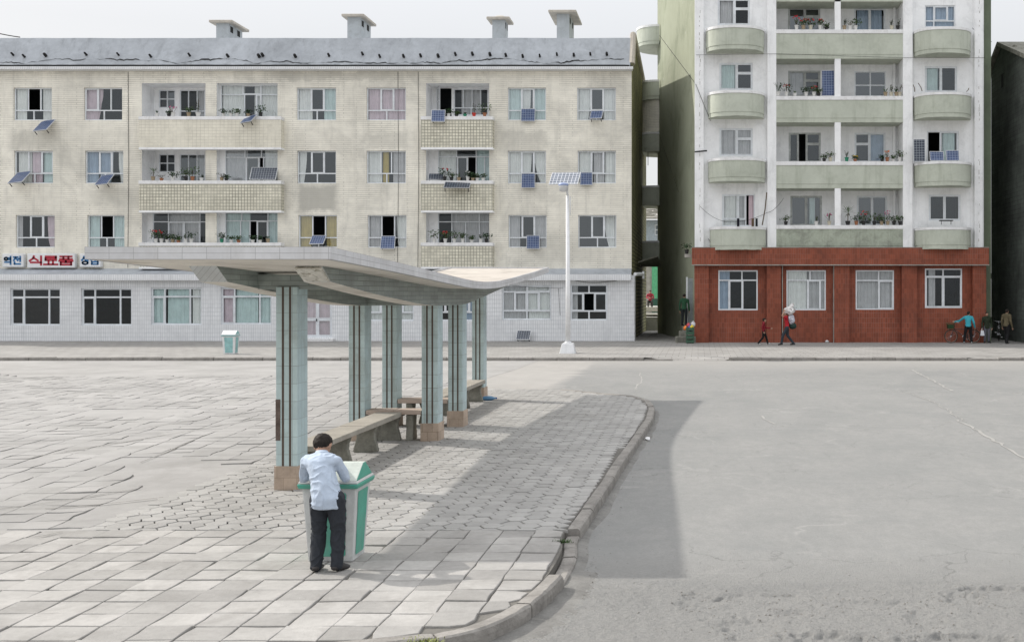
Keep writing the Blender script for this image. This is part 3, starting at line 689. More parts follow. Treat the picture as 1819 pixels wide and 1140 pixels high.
def panel_thing(loc, w_, h_, tilt, yaw, label, cells='A', roll=0, group='small solar panels at the windows', bracket=True, name='solar_panel', parent=None):
    """tilt: angle of the face from vertical (0 = hangs flat facing the street)"""
    if parent is None:
        r = empty(name, loc, label, 'solar panel', group)
    else: r = parent
    rot = Matrix.Rotation(yaw, 4, 'Z') @ Matrix.Rotation(roll, 4, 'Y') @ Matrix.Rotation(R(90)-tilt, 4, 'X')
    c = bpy.data.objects.new('cells_tmp', None)
    mb = MB(); e = .022; d = .03
    for (a, b, cc, f) in ((-w_/2,w_/2,-h_/2,-h_/2+e),(-w_/2,w_/2,h_/2-e,h_/2),(-w_/2,-w_/2+e,-h_/2+e,h_/2-e),(w_/2-e,w_/2,-h_/2+e,h_/2-e)): mb.box(a, b, cc, f, -d/2, d/2)
    mb.box(-w_/2+e, w_/2-e, -h_/2+e, h_/2-e, -d/2+.002, -d/2+.008)
    bpy.data.objects.remove(c)
    fo = mb.build('frame', M['alu'], r, world=False)
    mb = MB(); mb.box(-w_/2+e, w_/2-e, -h_/2+e, h_/2-e, -.002, .010); ce = mb.build('cells', M['cells'+cells], r, world=False)
    if parent is None: r.rotation_euler = rot.to_euler()
    else:
        for o in (fo, ce): o.matrix_local = Matrix.Translation(Vector(loc)-root_origin(r)) @ rot
    if bracket:
        mb = MB(); mb.box(-w_/2+.05, -w_/2+.08, -h_/2+.04, -h_/2+.07, -.25, -d/2); mb.box(w_/2-.08, w_/2-.05, -h_/2+.04, -h_/2+.07, -.25, -d/2); mb.box(-w_/2+.05, w_/2-.05, -h_/2+.035, -h_/2+.06, -d/2-.03, -d/2)
        mb.build('bracket', M['dark'], r, world=False)
    return r
lp = PL(ly)
panel_thing((-5.36, ly-.05, 7.02), 1.18, .80, R(48), R(-6), None, 'C', parent=la, bracket=False)

# ------------------------------------------------------------------ building helpers
def wallholes(mb, x0, x1, z0, z1, Y, holes, dep=.16, mi=0, back=0.0):
    hx = sorted(set([x0, x1]+[min(max(v, x0), x1) for h in holes for v in h[:2]])); hz = sorted(set([z0, z1]+[min(max(v, z0), z1) for h in holes for v in h[2:4]]))
    for i in range(len(hx)-1):
        run = None
        for j in range(len(hz)-1):
            cx, cz = (hx[i]+hx[i+1])/2, (hz[j]+hz[j+1])/2
            if any(h[0] < cx < h[1] and h[2] < cz < h[3] for h in holes): continue
            mb.quad((hx[i],Y,hz[j]),(hx[i+1],Y,hz[j]),(hx[i+1],Y,hz[j+1]),(hx[i],Y,hz[j+1]), mi)
    for h in holes:
        a, b, c, d = h[:4]; dp = h[4] if len(h) > 4 else dep
        mb.quad((a,Y,c),(a,Y+dp,c),(a,Y+dp,d),(a,Y,d), mi); mb.quad((b,Y,c),(b,Y,d),(b,Y+dp,d),(b,Y+dp,c), mi)
        mb.quad((a,Y,d),(a,Y+dp,d),(b,Y+dp,d),(b,Y,d), mi); mb.quad((a,Y,c),(b,Y,c),(b,Y+dp,c),(a,Y+dp,c), mi)
CUR = {'w': 'wcurt', 't': 'tcurt', 'p': 'pcurt', 'y': 'ycurt', 'g': 'gcurt', 'b': 'bcurt'}
def curtain(parent, x0, x1, z0, z1, Y, key, swag=0):
    mb = MB(); n = max(6, int((x1-x0)/.035)); nz_ = 4; ph = random.uniform(0, 9); fr = random.uniform(20, 32); vs = []
    for j in range(nz_+1):
        v = j/nz_
        for i in range(n+1):
            u = i/n; x = x0+(x1-x0)*u
            if swag: x = x0+(x-x0)*(1-.45*swag*(1-v)*(1-v)) if swag > 0 else x1-(x1-x)*(1-.45*-swag*(1-v)*(1-v))
            vs.append((x, Y+.028*math.sin(x*fr*2+ph)+.02*math.sin(x*fr*.83+ph*2+v), z0+(z1-z0)*v))
    mb.add(vs, [(j*(n+1)+i, j*(n+1)+i+1, (j+1)*(n+1)+i+1, (j+1)*(n+1)+i) for j in range(nz_) for i in range(n)])
    return mb.build('curtain', M[CUR[key]], parent, smooth=True, fixn=False)
def window(parent, x0, x1, z0, z1, Y, cells, curt='', fw=.055, fmat='frame', name='window', dep=.06):
    """cells: (u0,u1,v0,v1[,kind]) from lower left; kind o = open (dark), s = extra sash. curt: (u0,u1,key[,swag]) pieces"""
    W, H = x1-x0, z1-z0; mb = MB(); gl = MB(); eps = .0
    for c in cells:
        u0, u1, v0, v1 = c[:4]; kind = c[4] if len(c) > 4 else ''
        a, b, d, e = x0+W*u0, x0+W*u1, z0+H*v0, z0+H*v1; f = fw*.5
        fa = fw if u0 == 0 else f; fb = fw if u1 == 1 else f; fd = fw if v0 == 0 else f; fe = fw if v1 == 1 else f
        mb.box(a, a+fa, Y, Y+dep, d, e); mb.box(b-fb, b, Y, Y+dep, d, e); mb.box(a+fa, b-fb, Y, Y+dep, d, d+fd); mb.box(a+fa, b-fb, Y, Y+dep, e-fe, e)
        if 's' in kind:
            g = .035; A, B, D_, E = a+fa, b-fb, d+fd, e-fe; y0 = Y-.012; y1 = Y+dep*.6
            mb.box(A, A+g, y0, y1, D_, E); mb.box(B-g, B, y0, y1, D_, E); mb.box(A+g, B-g, y0, y1, D_, D_+g); mb.box(A+g, B-g, y0, y1, E-g, E)
        if 'o' not in kind: gl.quad((a+fa,Y+dep*.5,d+fd),(b-fb,Y+dep*.5,d+fd),(b-fb,Y+dep*.5,e-fe),(a+fa,Y+dep*.5,e-fe))
    wn = mb.build(name, M[fmat], parent)
    if gl.v: gl.build('pane', M['darkglass' if name in ('shop_window','ground_window') else 'glass'], wn, fixn=False)
    for c in curt: curtain(wn, x0+W*c[0]+.02, x0+W*c[1]-.02, z0+.03+(H*c[4] if len(c) > 4 else 0), z1-.03, Y+dep+.06, c[2], c[3] if len(c) > 3 else 0)
    return wn
T3 = [(0,.36,.30,1),(.36,.67,.30,1,'s'),(.67,1,.30,1),(0,.5,0,.30),(.5,1,0,.30)]
def t3(kinds=('','s',''), a=.35, b=.68, v=.31, m=.5): return [(0,a,v,1,kinds[0]),(a,b,v,1,kinds[1]),(b,1,v,1,kinds[2]),(0,m,0,v),(m,1,0,v)]
def loggia_box(parent, x0, x1, z0, z1, Y0, Y1, holes, name='loggia'):
    mb = MB()
    mb.quad((x0,Y0,z0),(x0,Y1,z0),(x0,Y1,z1),(x0,Y0,z1)); mb.quad((x1,Y0,z0),(x1,Y0,z1),(x1,Y1,z1),(x1,Y1,z0))
    mb.quad((x0,Y0,z1),(x0,Y1,z1),(x1,Y1,z1),(x1,Y0,z1)); mb.quad((x0,Y0,z0),(x1,Y0,z0),(x1,Y1,z0),(x0,Y1,z0))
    wallholes(mb, x0, x1, z0, z1, Y1, holes, .1)
    return mb.build(name, M['whitep'], parent, fixn=False)

# ------------------------------------------------------------------ cream apartment building
YC = 54.7; P = PL(YC); YS = 54.1; PS = PL(YS)
cb = empty('apartment_building', (P.x(560), 62, 0), 'long cream tiled four storey apartment block with a white tiled ground floor', 'building')
XE = P.x(1122); XW = -46.0
zroofb = P.z(119); zshop = P.z(480)
up = []   # openings in the upper wall
W3 = {4: (156,214), 3: (268,326), 2: (382,440)}
cols = {4: [(-102,-33),(24,92),(149,217),(527,597),(651,721),(902,970),(1025,1094)], 3: [(-100,-31),(25,94),(151,219),(528,597),(651,721),(902,970),(1026,1094)], 2: [(-98,-29),(28,97),(155,221),(530,599),(653,722),(903,971),(1027,1095)]}
CU = {4: ['w','t','w','w','p','w','g'], 3: ['w','p','b','g','w','w','g'], 2: ['w','g','t','y','w','g','w']}
spec = {
 (4,1): (t3(('','o','')), [(0,.3,'w'),(.7,1,'w')]), (4,2): (t3(('s','','')), [(0,.45,'p',.6)]),
 (4,3): (t3(), [(0,.38,'w'),(.66,1,'t')]), (4,4): (t3(), [(0,1,'p')]), (4,5): (t3(), [(0,.36,'t'),(.36,.6,'w',.5),(.64,1,'t')]), (4,6): (t3(), [(0,.36,'w',.5),(.66,1,'w')]),
 (3,1): (t3(('','','s')), [(.05,.4,'w'),(.4,.68,'p'),(.7,1,'t')]), (3,2): (t3(), [(0,.3,'b'),(.33,.7,'b',.5),(.8,1,'w',-1)]), (3,3): (t3(), [(0,.22,'w',.9)]),
 (3,4): (t3(('','',''),.35,.62), [(0,.38,'w'),(.38,.55,'y'),(.64,1,'g')]), (3,5): (t3(), [(0,.36,'w'),(.36,.62,'w',.6),(.66,1,'w',-1.2)]), (3,6): (t3(), [(0,.4,'w',.3),(.4,.7,'g'),(.7,1,'w')]),
 (2,1): (t3(), [(0,.12,'g'),(.74,1,'p',-.6)]), (2,2): (t3(('','o','')), [(0,.3,'t'),(.66,1,'t')]), (2,3): (t3(('','o','')), [(0,.33,'y'),(.68,1,'y')]),
 (2,4): (t3(('','o','')), [(0,.32,'g'),(.70,1,'w',-.5)]), (2,5): (t3(), [(0,.3,'g'),(.66,1,'g')]), (2,6): (t3(), [(.66,1,'w',-.9)])}
wins = []
for f in (4, 3, 2):
    for i, (a, b) in enumerate(cols[f]):
        x0, x1 = P.x(a), P.x(b); z1, z0 = P.z(W3[f][0]), P.z(W3[f][1]); up.append((x0,x1,z0,z1)); wins.append((f, i, x0, x1, z0, z1))
LOG = []   # loggia: (px0,px1,top,bottom,kind)
for f, (tp, bt) in {4: (148,207), 3: (262,321), 2: (376,431)}.items():
    LOG += [(f,'L',252,365,tp,bt), (f,'R',385,493,tp,bt), (f,'B',757,869,tp,bt)]
for f, k, a, b, tp, bt in LOG: up.append((P.x(a),P.x(b),P.z(bt+4),P.z(tp),.01))
mb = MB(); wallholes(mb, XW, XE, zshop-.4, zroofb, YC, up); mb.build('wall', M['cream'], cb, fixn=False)
for f, i, x0, x1, z0, z1 in wins:
    s_ = spec.get((f, i), (t3(), [(0,1,CU[f][i])])); window(cb, x0, x1, z0, z1, YC+.10, s_[0], s_[1])
# loggias and their parapets
DY = 1.25
for f, k, a, b, tp, bt in LOG:
    x0, x1, z0, z1 = P.x(a), P.x(b), P.z(bt+4), P.z(tp); Q = PL(YC+DY)
    if k == 'L' and f in (4, 3) or (k, f) == ('B', 4):
        if k == 'L':
            h = [(Q.x(282),Q.x(311),Q.z(tp+44),Q.z(tp+12)), (Q.x(319),Q.x(364),Q.z(bt+3),Q.z(tp+12))]
        else: h = [(Q.x(776),Q.x(802),Q.z(bt+3),Q.z(tp+9)), (Q.x(806),Q.x(867),Q.z(bt-2),Q.z(tp+10))]
        lg = loggia_box(cb, x0, x1, z0, z1, YC+.006, YC+DY, h)
        if k == 'L':
            window(cb, *h[0], YC+DY+.03, [(0,.5,.5,1),(.5,1,.5,1),(0,.5,0,.5),(.5,1,0,.5)], [], fw=.05)
            window(cb, *h[1], YC+DY+.03, [(0,.34,.25,1),(.34,.68,.25,1),(.68,1,.25,1),(0,.34,0,.25),(.34,.68,0,.25),(.68,1,0,.25)], [(.6,1,'g')], fw=.05)
        else:
            window(cb, *h[1], YC+DY+.03, [(0,.27,.28,1),(.27,.53,.28,1),(.53,.78,.28,1),(.78,1,.28,1),(0,.5,0,.28),(.5,1,0,.28)], [(.2,.8,'g')], fw=.05)
            mb = MB(); Mx = Matrix.Translation((h[0][0], YC+DY, 0)) @ Matrix.Rotation(R(-62), 4, 'Z'); zz0, zz1 = h[0][2]+.1, h[0][3]
            for q in ((0,.05,zz0,zz1),(.55,.60,zz0,zz1),(.05,.55,zz0,zz0+.05),(.05,.55,zz1-.05,zz1),(.05,.55,(zz0+zz1)/2,(zz0+zz1)/2+.04),(.28,.31,zz0+.05,zz1-.05)): mb.box(q[0], q[1], -.02, .02, q[2], q[3], M=Mx)
            mb.build('open_casement', M['frame'], cb)
    else:
        lg = loggia_box(cb, x0, x1, z0, z1, YC+.006, YC+.55 if k != 'R' else YC+.35, [(x0+.02+( .45 if k == 'B' else .25 if (k, f) != ('R', 4) else .03), x1-.02, z0+.02, z1-.02)])
        d = YC+.55 if k != 'R' else YC+.35; xa = x0+.02+(.45 if k == 'B' else .25 if (k, f) != ('R', 4) else .03)
        C = {('R',4): ([(0,.37,.72,1),(.37,.68,.72,1,'s'),(.68,1,.72,1),(0,.40,0,.72),(.40,.60,0,.72),(.60,.68,0,.72,'s'),(.68,1,0,.72)], [(0,.4,'w'),(.55,1,'w')]),
             ('R',3): ([(0,.36,.75,1),(.36,.66,.75,1),(.66,1,.75,1),(0,.38,0,.75),(.38,.62,0,.75,'s'),(.62,.70,0,.75,'o'),(.70,1,0,.75)], [(0,.4,'g'),(.7,1,'w')]),
             ('R',2): ([(0,.3,.74,1),(.3,.78,.74,1),(.78,1,.74,1),(0,.28,0,.74),(.28,.45,0,.74),(.45,.58,0,.74,'o'),(.58,.78,0,.74,'s'),(.78,1,0,.74)], [(0,.45,'t'),(.78,1,'t')]),
             ('L',2): ([(0,.27,.72,1),(.27,.82,.72,1),(.82,1,.72,1),(0,.27,0,.72),(.27,.54,0,.72,'s'),(.54,.82,0,.72,'s'),(.82,1,0,.72)], [(.27,.8,'g'),(.9,1,'p')]),
             ('B',3): ([(0,.35,.78,1),(.35,.72,.78,1),(.72,1,.78,1),(0,.36,0,.78),(.36,.56,0,.78,'s'),(.56,.72,0,.78,'o'),(.72,.88,0,.78),(.88,1,0,.78)], [(0,.34,'w'),(.72,1,'t')]),
             ('B',2): ([(0,.26,.72,1),(.26,.78,.72,1),(.78,1,.72,1),(0,.26,0,.72),(.26,.52,0,.72),(.52,.78,0,.72),(.78,1,0,.72)], [(.26,1,'g')])}[(k, f)]
        window(cb, xa, x1-.02, z0+.02, z1-.02, d+.02, C[0], C[1], fw=.045)
for f, (c0, c1, b1) in {4: (207,213,262), 3: (321,327,374), 2: (431,437,474)}.items():
    for (a, b, kk) in ((247,499,'L'), (748,875,'B')):
        PP = PL(YC-.42); x0, x1 = PP.x(a), PP.x(b); zc, zt, zb = PP.z(c0), PP.z(c1), PP.z(b1)
        plain = (f == 4)
        mb = MB(); mb.box(x0, x1, YC-.42, YC-.30, zb, zt); mb.box(x0, x0+.12, YC-.30, YC+.003, zb, zt); mb.box(x1-.12, x1, YC-.30, YC+.003, zb, zt)
        pr = mb.build('parapet', M['cream_plain'] if (plain and kk == 'L') else M['cream_grid'], cb)
        mb = MB(); mb.box(x0-.02, x1+.02, YC-.45, YC-.27, zt, zc); mb.box(x0-.02, x0+.13, YC-.27, YC+.003, zt, zc); mb.box(x1-.13, x1+.02, YC-.27, YC+.003, zt, zc); mb.build('sill_cap', M['whitesill'], pr, bevel=.01)
        mb = MB(); mb.box(x0-.01, x1+.01, YC-.43, YC+.003, zb-.10, zb-.003); mb.build('slab', M['whitep'], pr)
# pier between the double loggias comes from the wall; gutter, cornice, roof
mb = MB(); mb.box(XW, XE+.05, YC-.35, YC+.003, P.z(127)+.01, PL(YC-.35).z(119)); mb.box(XW, XE+.1, YC-.42, YC-.351, PL(YC-.4).z(123), PL(YC-.4).z(118.5)); mb.build('cornice', M['shop'], cb)
ze = PL(YC-.3).z(117); zr = PL(YC+.35).z(68)
mb = MB(); n = 160
def ragged(x, a): return a*noise.noise(Vector((x*1.3, 3, 0)))+a*.5*noise.noise(Vector((x*4, 1, 0)))
vs = []
for i in range(n+1):
    x = XW+(XE-.05-XW)*i/n
    vs += [(x, YC-.33+ragged(x, .05), ze-.06), (x, YC-.36+ragged(x, .05), ze+.05+ragged(x, .05)), (x, YC-.27, ze+.05+(zr-ze-.05)*.127), (x, YC-.005, ze+.05+(zr-ze-.05)*.5), (x, YC+.35, zr+ragged(x*.3, .02)), (x, 70, zr-.1)]
mb.add(vs, [(i*6+k, (i+1)*6+k, (i+1)*6+k+1, i*6+k+1) for i in range(n) for k in range(5)])
rf = mb.build('roof', M['roof'], cb, smooth=False)
mb = MB(); mb.box(XW, XE-.1, YC-.40, YC+.1, ze-.085, ze+.012); mb.build('gutter', M['dark'], rf)
# torn cement edge above the gutter
def onroof(z_): return YC-.36+(z_-(ze+.05))/(zr-ze-.05)*.71-.03
mb = MB(); x = -45.5; T_ = []; zc = ze+.2
while x < XE-.25:
    zc += random.uniform(-.06, .06); zc = min(max(zc, ze+.09), ze+.36); th = max(.004, .075*noise.noise(Vector((x*.7, 0, 2)))+.03+random.uniform(-.02, .02)); T_.append((x, zc, th)); x += random.uniform(.08, .22)
mb.add([p for (x, z, th) in T_ for p in ((x, onroof(z), z), (x, onroof(z+th), z+th))], [(2*i, 2*i+2, 2*i+3, 2*i+1) for i in range(len(T_)-1)])
mb.build('torn_edge', M['dark'], rf, fixn=False)
Pr = PL(YC+.2)
for i, px in enumerate((31,52,89,160,217,275,343,411,440+26,472,530+0,589,648,679,721,751,782,812,842,873,901,931,961,991,1021,1050,1079)):
    mb = MB(); z = Pr.z(101+random.uniform(-2,3)); x = Pr.x(px); y = onroof(z)+.02
    k_ = random.uniform(.45,.75); Mv = Matrix.Rotation(R(65), 4, 'X'); mb.lathe([(.11*k_,-.1),(.10*k_,.14),(.085*k_,.16),(.02*k_,.165)], (x, y-.05, z), 9, M=Mv)
    mb.build('roof_vent', M['dark'], rf)
# gable wall, rear and left end (the end wall stands slightly out of square)
XG = PL(70).x(1148)
mb = MB(); zt = zr+.12
mb.add([(XE,YC,-.1),(XG,70,-.1),(XG,70,PL(70).z(168)),(XE+(XG-XE)*.03,YC+.5,zt),(XE,YC,zroofb-.05)], [(0,1,2,3,4)])
mb.add([(XE-.05,YC-.3,zroofb),(XE+.14,YC-.3,zroofb),(XE+.2,YC+.5,zt+.1),(XE-.05,YC+.5,zt+.1)], [(0,1,2,3)])
mb.build('gable_wall', M['moss'], cb, fixn=False)
mb = MB(); mb.tube([(XE+.02,YC-.2,zroofb+.1),(XE+.05,YC+.5,zt+.08),(XG-.05,70,PL(70).z(168)+.05)], .17, 8); mb.build('gable_coping', M['chimcap'], cb)
mb = MB(); mb.quad((XW,70,-.1),(XG,70,-.1),(XG,70,zr-.1),(XW,70,zr-.1)); mb.quad((XW,YC,-.1),(XW,70,-.1),(XW,70,zr-.1),(XW,YC,ze)); mb.add([(XW,YC,ze-.4),(XW,57.2,zr),(XW,70,zr-.1)], [(0,1,2)]); mb.build('rear_wall', M['cream'], cb, fixn=False)
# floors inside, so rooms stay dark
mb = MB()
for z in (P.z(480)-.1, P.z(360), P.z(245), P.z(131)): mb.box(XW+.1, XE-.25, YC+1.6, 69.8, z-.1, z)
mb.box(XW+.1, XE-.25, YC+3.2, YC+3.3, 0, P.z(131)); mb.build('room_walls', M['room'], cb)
# down pipes / cables on the wall
for px in (228, 743, 707):
    mb = MB(); x = P.x(px); mb.tube([(x, YC-.02, P.z(128)), (x+.03, YC-.02, P.z(300)), (x-.02, YC-.02, P.z(475))], .010, 5); mb.build('cable', M['dark'], cb)
# ground floor shop front
sh_w = []
G = [(18,107,512,578),(144,234,512,578),(268,358,511,577),(392,482,511,576),(655,735,511,570),(768,855,510,570),(892,979,506,568),(1013,1079,505,569)]
for a, b, c, d in G+[(-110,-20,512,578)]: sh_w.append((PS.x(a),PS.x(b),PS.z(d),PS.z(c)))
door = (PS.x(537),PS.x(590),PS.z(599),PS.z(519)); XSE = PS.x(1127)
mb = MB(); wallholes(mb, XW, XSE, -.1, PS.z(489), YS, sh_w+[door], .18); mb.quad((XSE,YS,-.1),(XSE,YC+.5,-.1),(XSE,YC+.5,PS.z(489)),(XSE,YS,PS.z(489))); mb.build('shop_wall', M['shop'], cb, fixn=False)
GS = {0: [(0,.26,.76,1),(.26,.76,.76,1),(.76,1,.76,1),(0,.26,0,.76,'s'),(.26,.76,0,.76),(.76,1,0,.76)]}
CT = [[], [], [(0,.27,'t'),(.30,.74,'t'),(.78,1,'w')], [(0,.25,'p'),(.27,.72,'t'),(.74,1,'t')], [(0,1,'w')], [(.4,1,'b')], [(0,.48,'g'),(.52,1,'w')], [(0,.2,'g')], [(0,1,'w')]]
g6 = [(0,.5,.80,1),(.5,1,.80,1,'s'),(0,.25,.26,.80),(.25,.5,.26,.80,'s'),(.5,.75,.26,.80,'s'),(.75,1,.26,.80),(0,.5,0,.26),(.5,1,0,.26)]
g7 = [(0,.5,.76,1),(.5,1,.76,1),(0,.35,.26,.76,'s'),(.35,.65,.26,.76,'o'),(.65,1,.26,.76,'s'),(0,.5,0,.26),(.5,1,0,.26)]
for i, (x0, x1, z0, z1) in enumerate(sh_w): window(cb, x0, x1, z0, z1, YS+.08, g6 if i in (6, 4, 5) else g7 if i == 7 else GS[0], CT[i], fw=.075, name='shop_window')
dr = window(cb, door[0], door[1], door[2], door[3], YS+.05, [(0,.5,0,.40,'s'),(.5,1,0,.40,'s'),(0,.5,.40,1,'s'),(.5,1,.40,1,'s')], [(0,.5,'p'),(.5,1,'p')], fw=.09, name='shop_door', fmat='frame')
mb = MB(); mb.box((door[0]+door[1])/2-.06, (door[0]+door[1])/2-.02, YS-.01, YS+.03, 1.0, 1.12); mb.build('handle', M['dark'], dr)
mb = MB(); mb.box(door[0]-.15, door[1]+.15, YS-.35, YS-.003, -.02, .13); mb.build('door_step', M['whitesill'], cb, bevel=.015)
PC = PL(YS-.35)
mb = MB(); mb.box(XW, PC.x(1121), YS-.35, YS-.003, PC.z(498), PC.z(487)); mb.build('shop_cornice', M['shop'], cb, bevel=.01)
mb = MB(); mb.add([(XW,YS-.30,PC.z(487)+.003),(PC.x(1121),YS-.30,PC.z(487)+.003),(P.x(1122),YC+.01,P.z(477)),(XW,YC+.01,P.z(477))], [(0,1,2,3)]); mb.build('canopy_slope', M['roof'], cb, fixn=False)
# chimneys on the roof
def chimney(px0, px1, top, base_y, Y0, depth, capo=.32):
    Q = PL(Y0); x0, x1, z1 = Q.x(px0), Q.x(px1), Q.z(top)
    mb = MB(); z0 = zr-.4
    mb.box(x0, x1, Y0, Y0+depth, z0, z1); c = mb.build('chimney', M['chim'], rf)
    mb = MB(); mb.box(x0-capo, x1+capo, Y0-capo*.8, Y0+depth+capo*.8, z1, z1+.14); 
    k = mb.build('chimney_cap', M['chimcap'], c, bevel=.03)
    mb = MB(); mb.lathe([(.62,0),(.5,.10),(.28,.19),(.02,.22)], (0,0,0), 14)
    if capo < .4:
        mb.v = [(v[0]*.8+(x0+x1)/2, v[1]*(depth*.55)+Y0+depth/2, v[2]+z1+.138) for v in mb.v]; mb.build('cap_mound', M['chimcap'], k, smooth=True)
    mb = MB(); m_ = 2 if depth < 2.6 else 3
    for q in range(m_):
        a = Y0+depth*(q+.25)/m_; mb.box(x1-.02, x1+.006, a, a+depth*.4/m_, z1-.42, z1-.1)
    mb.build('flue_opening', M['dark'], c)
chimney(384, 406, 42, 68, 58, 1.75, .30); chimney(617, 640, 31, 68, 58, 1.85, .26); chimney(874.5, 897, 36, 68, 58, .9, .28); chimney(989, 1011, 25, 68, 58, 2.2, .42)
mb = MB(); mb.lathe([(.5,-.2),(.45,.10),(.2,.22),(.02,.26)], (PL(60).x(237), 60, zr-.1), 12); mb.build('roof_mound', M['chimcap'], rf, smooth=True)
# ------------------------------------------------------------------ shop signs with raised letters
M['signw'] = paint('sign_white', (.74,.75,.76), .5, .05, 2, (.4,.4,.4), .3, .3, .05)
M['signb'] = flat('sign_blue', (.035,.16,.36), .6); M['signr'] = flat('sign_red', (.40,.03,.05), .6)
def stroke(mb, pts, th, X, Z, W, H, Y):
    for (a, b) in zip(pts, pts[1:]):
        a = Vector((X+a[0]*W, Z+a[1]*H)); b = Vector((X+b[0]*W, Z+b[1]*H)); d = (b-a).normalized(); n = Vector((-d.y, d.x))*th/2; e = d*th*.35
        if abs(d.x) > abs(d.y): n *= .9
        a2, b2 = a-e, b+e
        q = [a2-n, b2-n, b2+n, a2+n]
        mb.add([(p.x,Y,p.y) for p in q]+[(p.x,Y+.012,p.y) for p in q], [(0,1,2,3),(0,4,5,1),(1,5,6,2),(2,6,7,3),(3,7,4,0)])
def ringp(cx, cy, rx, ry, n=14): return [(cx+rx*math.cos(2*math.pi*k/n), cy+ry*math.sin(2*math.pi*k/n)) for k in range(n+1)]
GL = {
 'yeok': [ringp(.27,.70,.18,.17), [(.82,1),(.82,.42)], [(.50,.80),(.82,.80)], [(.50,.60),(.82,.60)], [(.12,.28),(.82,.28),(.82,0)]],
 'jeon': [[(.05,.92),(.58,.92)], [(.32,.92),(.06,.48)], [(.32,.80),(.58,.48)], [(.86,1),(.86,.36)], [(.62,.70),(.86,.70)], [(.16,.30),(.16,.04),(.88,.04)]],
 'sik': [[(.34,1),(.28,.75),(.02,.46)], [(.34,.80),(.64,.48)], [(.86,1),(.86,.40)], [(.10,.28),(.86,.28),(.86,0)]],
 'ryo': [[(.12,.96),(.88,.96),(.88,.76),(.12,.76),(.12,.54),(.90,.54)], [(.34,.46),(.34,.06)], [(.66,.46),(.66,.06)], [(0,.05),(1,.05)]],
 'pum': [[(.08,.96),(.92,.96)], [(.32,.94),(.32,.68)], [(.68,.94),(.68,.68)], [(.06,.66),(.94,.66)], [(0,.46),(1,.46)], [(.5,.46),(.5,.30)], [(.12,.28),(.88,.28),(.88,.02),(.12,.02),(.12,.28)]],
 'sang': [[(.30,1),(.26,.78),(.02,.50)], [(.30,.82),(.56,.50)], [(.78,1),(.78,.42)], [(.78,.72),(.96,.72)], ringp(.45,.19,.34,.18)],
 'jeom': [[(.06,.94),(.56,.94)], [(.31,.94),(.04,.52)], [(.31,.82),(.56,.52)], [(.88,1),(.88,.40)], [(.64,.70),(.88,.70)], [(.12,.32),(.88,.32),(.88,.02),(.12,.02),(.12,.32)]]}
PG = PL(YC-.28)
def sign(x0, x1, y0, y1, glyphs, mat_, label, gx, gw, th):
    a, b, z1, z0 = PG.x(x0), PG.x(x1), PG.z(y0), PG.z(y1)
    r = empty('shop_sign', ((a+b)/2, YC-.1, z0), label, 'shop sign', 'shop signs over the ground floor')
    mb = MB(); mb.box(a, b, YC-.28, YC-.02, z0, z1); bd = mb.build('board', M['signw'], r, bevel=.035)
    for i, g in enumerate(glyphs):
        mb = MB(); X = PG.x(gx[i]); Z = PG.z(y1-4); W = (PG.x(gx[i]+gw)-X); H = PG.z(y0+4)-Z
        for s in GL[g]: stroke(mb, s, th, X, Z+.03, W, H-.06, YC-.292)
        mb.build('letter', mat_, bd, fixn=False)
sign(3.5, 41.5, 450.5, 474.5, ['yeok','jeon'], M['signb'], 'small white sign board with two blue characters at the far left', (7, 23.5), 14.5, .085)
sign(48, 132.5, 450, 475.5, ['sik','ryo','pum'], M['signr'], 'long white sign board with three red characters', (52, 78, 105), 24.5, .10)
sign(141, 178.5, 450.5, 474.5, ['sang','jeom'], M['signb'], 'small white sign board with two blue characters beside the shelter roof edge', (145, 161.5), 14, .085)
# ------------------------------------------------------------------ apartment tower with balconies
YT = 52.6; Q = PL(YT); YTW = YT+.25; QW = PL(YTW); YL = YT+1.35; QL = PL(YL)
tw = empty('apartment_tower', (7.2, 58, 0), 'tall white and sage green apartment block with curved balconies over a red tiled ground floor', 'building')
ZT = 20.8; zR = Q.z(440)
# front walls
bayL = [(1275,1332,-2,45),(1278,1337,112,160),(1278,1337,228,277),(1283,1341,345,402)]
bayR = [(1643,1697,10,49),(1643,1700,118,164),(1647,1703,233,288),(1650,1706,346,392)]
def H(pl, r): return (pl.x(r[0]), pl.x(r[1]), pl.z(r[3]), pl.z(r[2]))
hl = [H(QW, r) for r in bayL]; hr = [H(QW, r) for r in bayR]
mb = MB(); wallholes(mb, Q.x(1236), Q.x(1370), zR-.1, ZT, YTW, hl, .12); mb.build('wall', M['whitep'], tw, fixn=False); mb = MB(); wallholes(mb, Q.x(1612), Q.x(1750), zR-.1, ZT, YTW, hr, .12)
mb.build('wall', M['whitep'], tw, fixn=False); mb = MB()
lows = [(53,97),(171,210),(287,327),(400,437)]
lx0, lx1 = Q.x(1378), Q.x(1604)
ll = [(1400,1457,14,56),(1400,1457,126,172),(1401,1458,236,289),(1404,1460,348,401)]; lr = [(1517,1573,15,56),(1518,1574,127,172),(1518,1573,236,289),(1522,1576,348,401)]
hb = [H(QL, r) for r in ll+lr]
wallholes(mb, lx0-.2, lx1+.2, zR-.1, ZT, YL, hb, .1)
mb.build('wall', M['whitep'], tw, fixn=False)
for (a, b, prot) in ((1234,1250,.0),(1363,1379,.0),(1604,1621,.0),(1731,1746,.0)):
    mb = MB(); mb.box(Q.x(a), Q.x(b), YT-.02, YL+.05 if 1300 < a < 1700 else YTW+.05, zR-.05, ZT); mb.build('pilaster', M['whitep'], tw, bevel=.01)
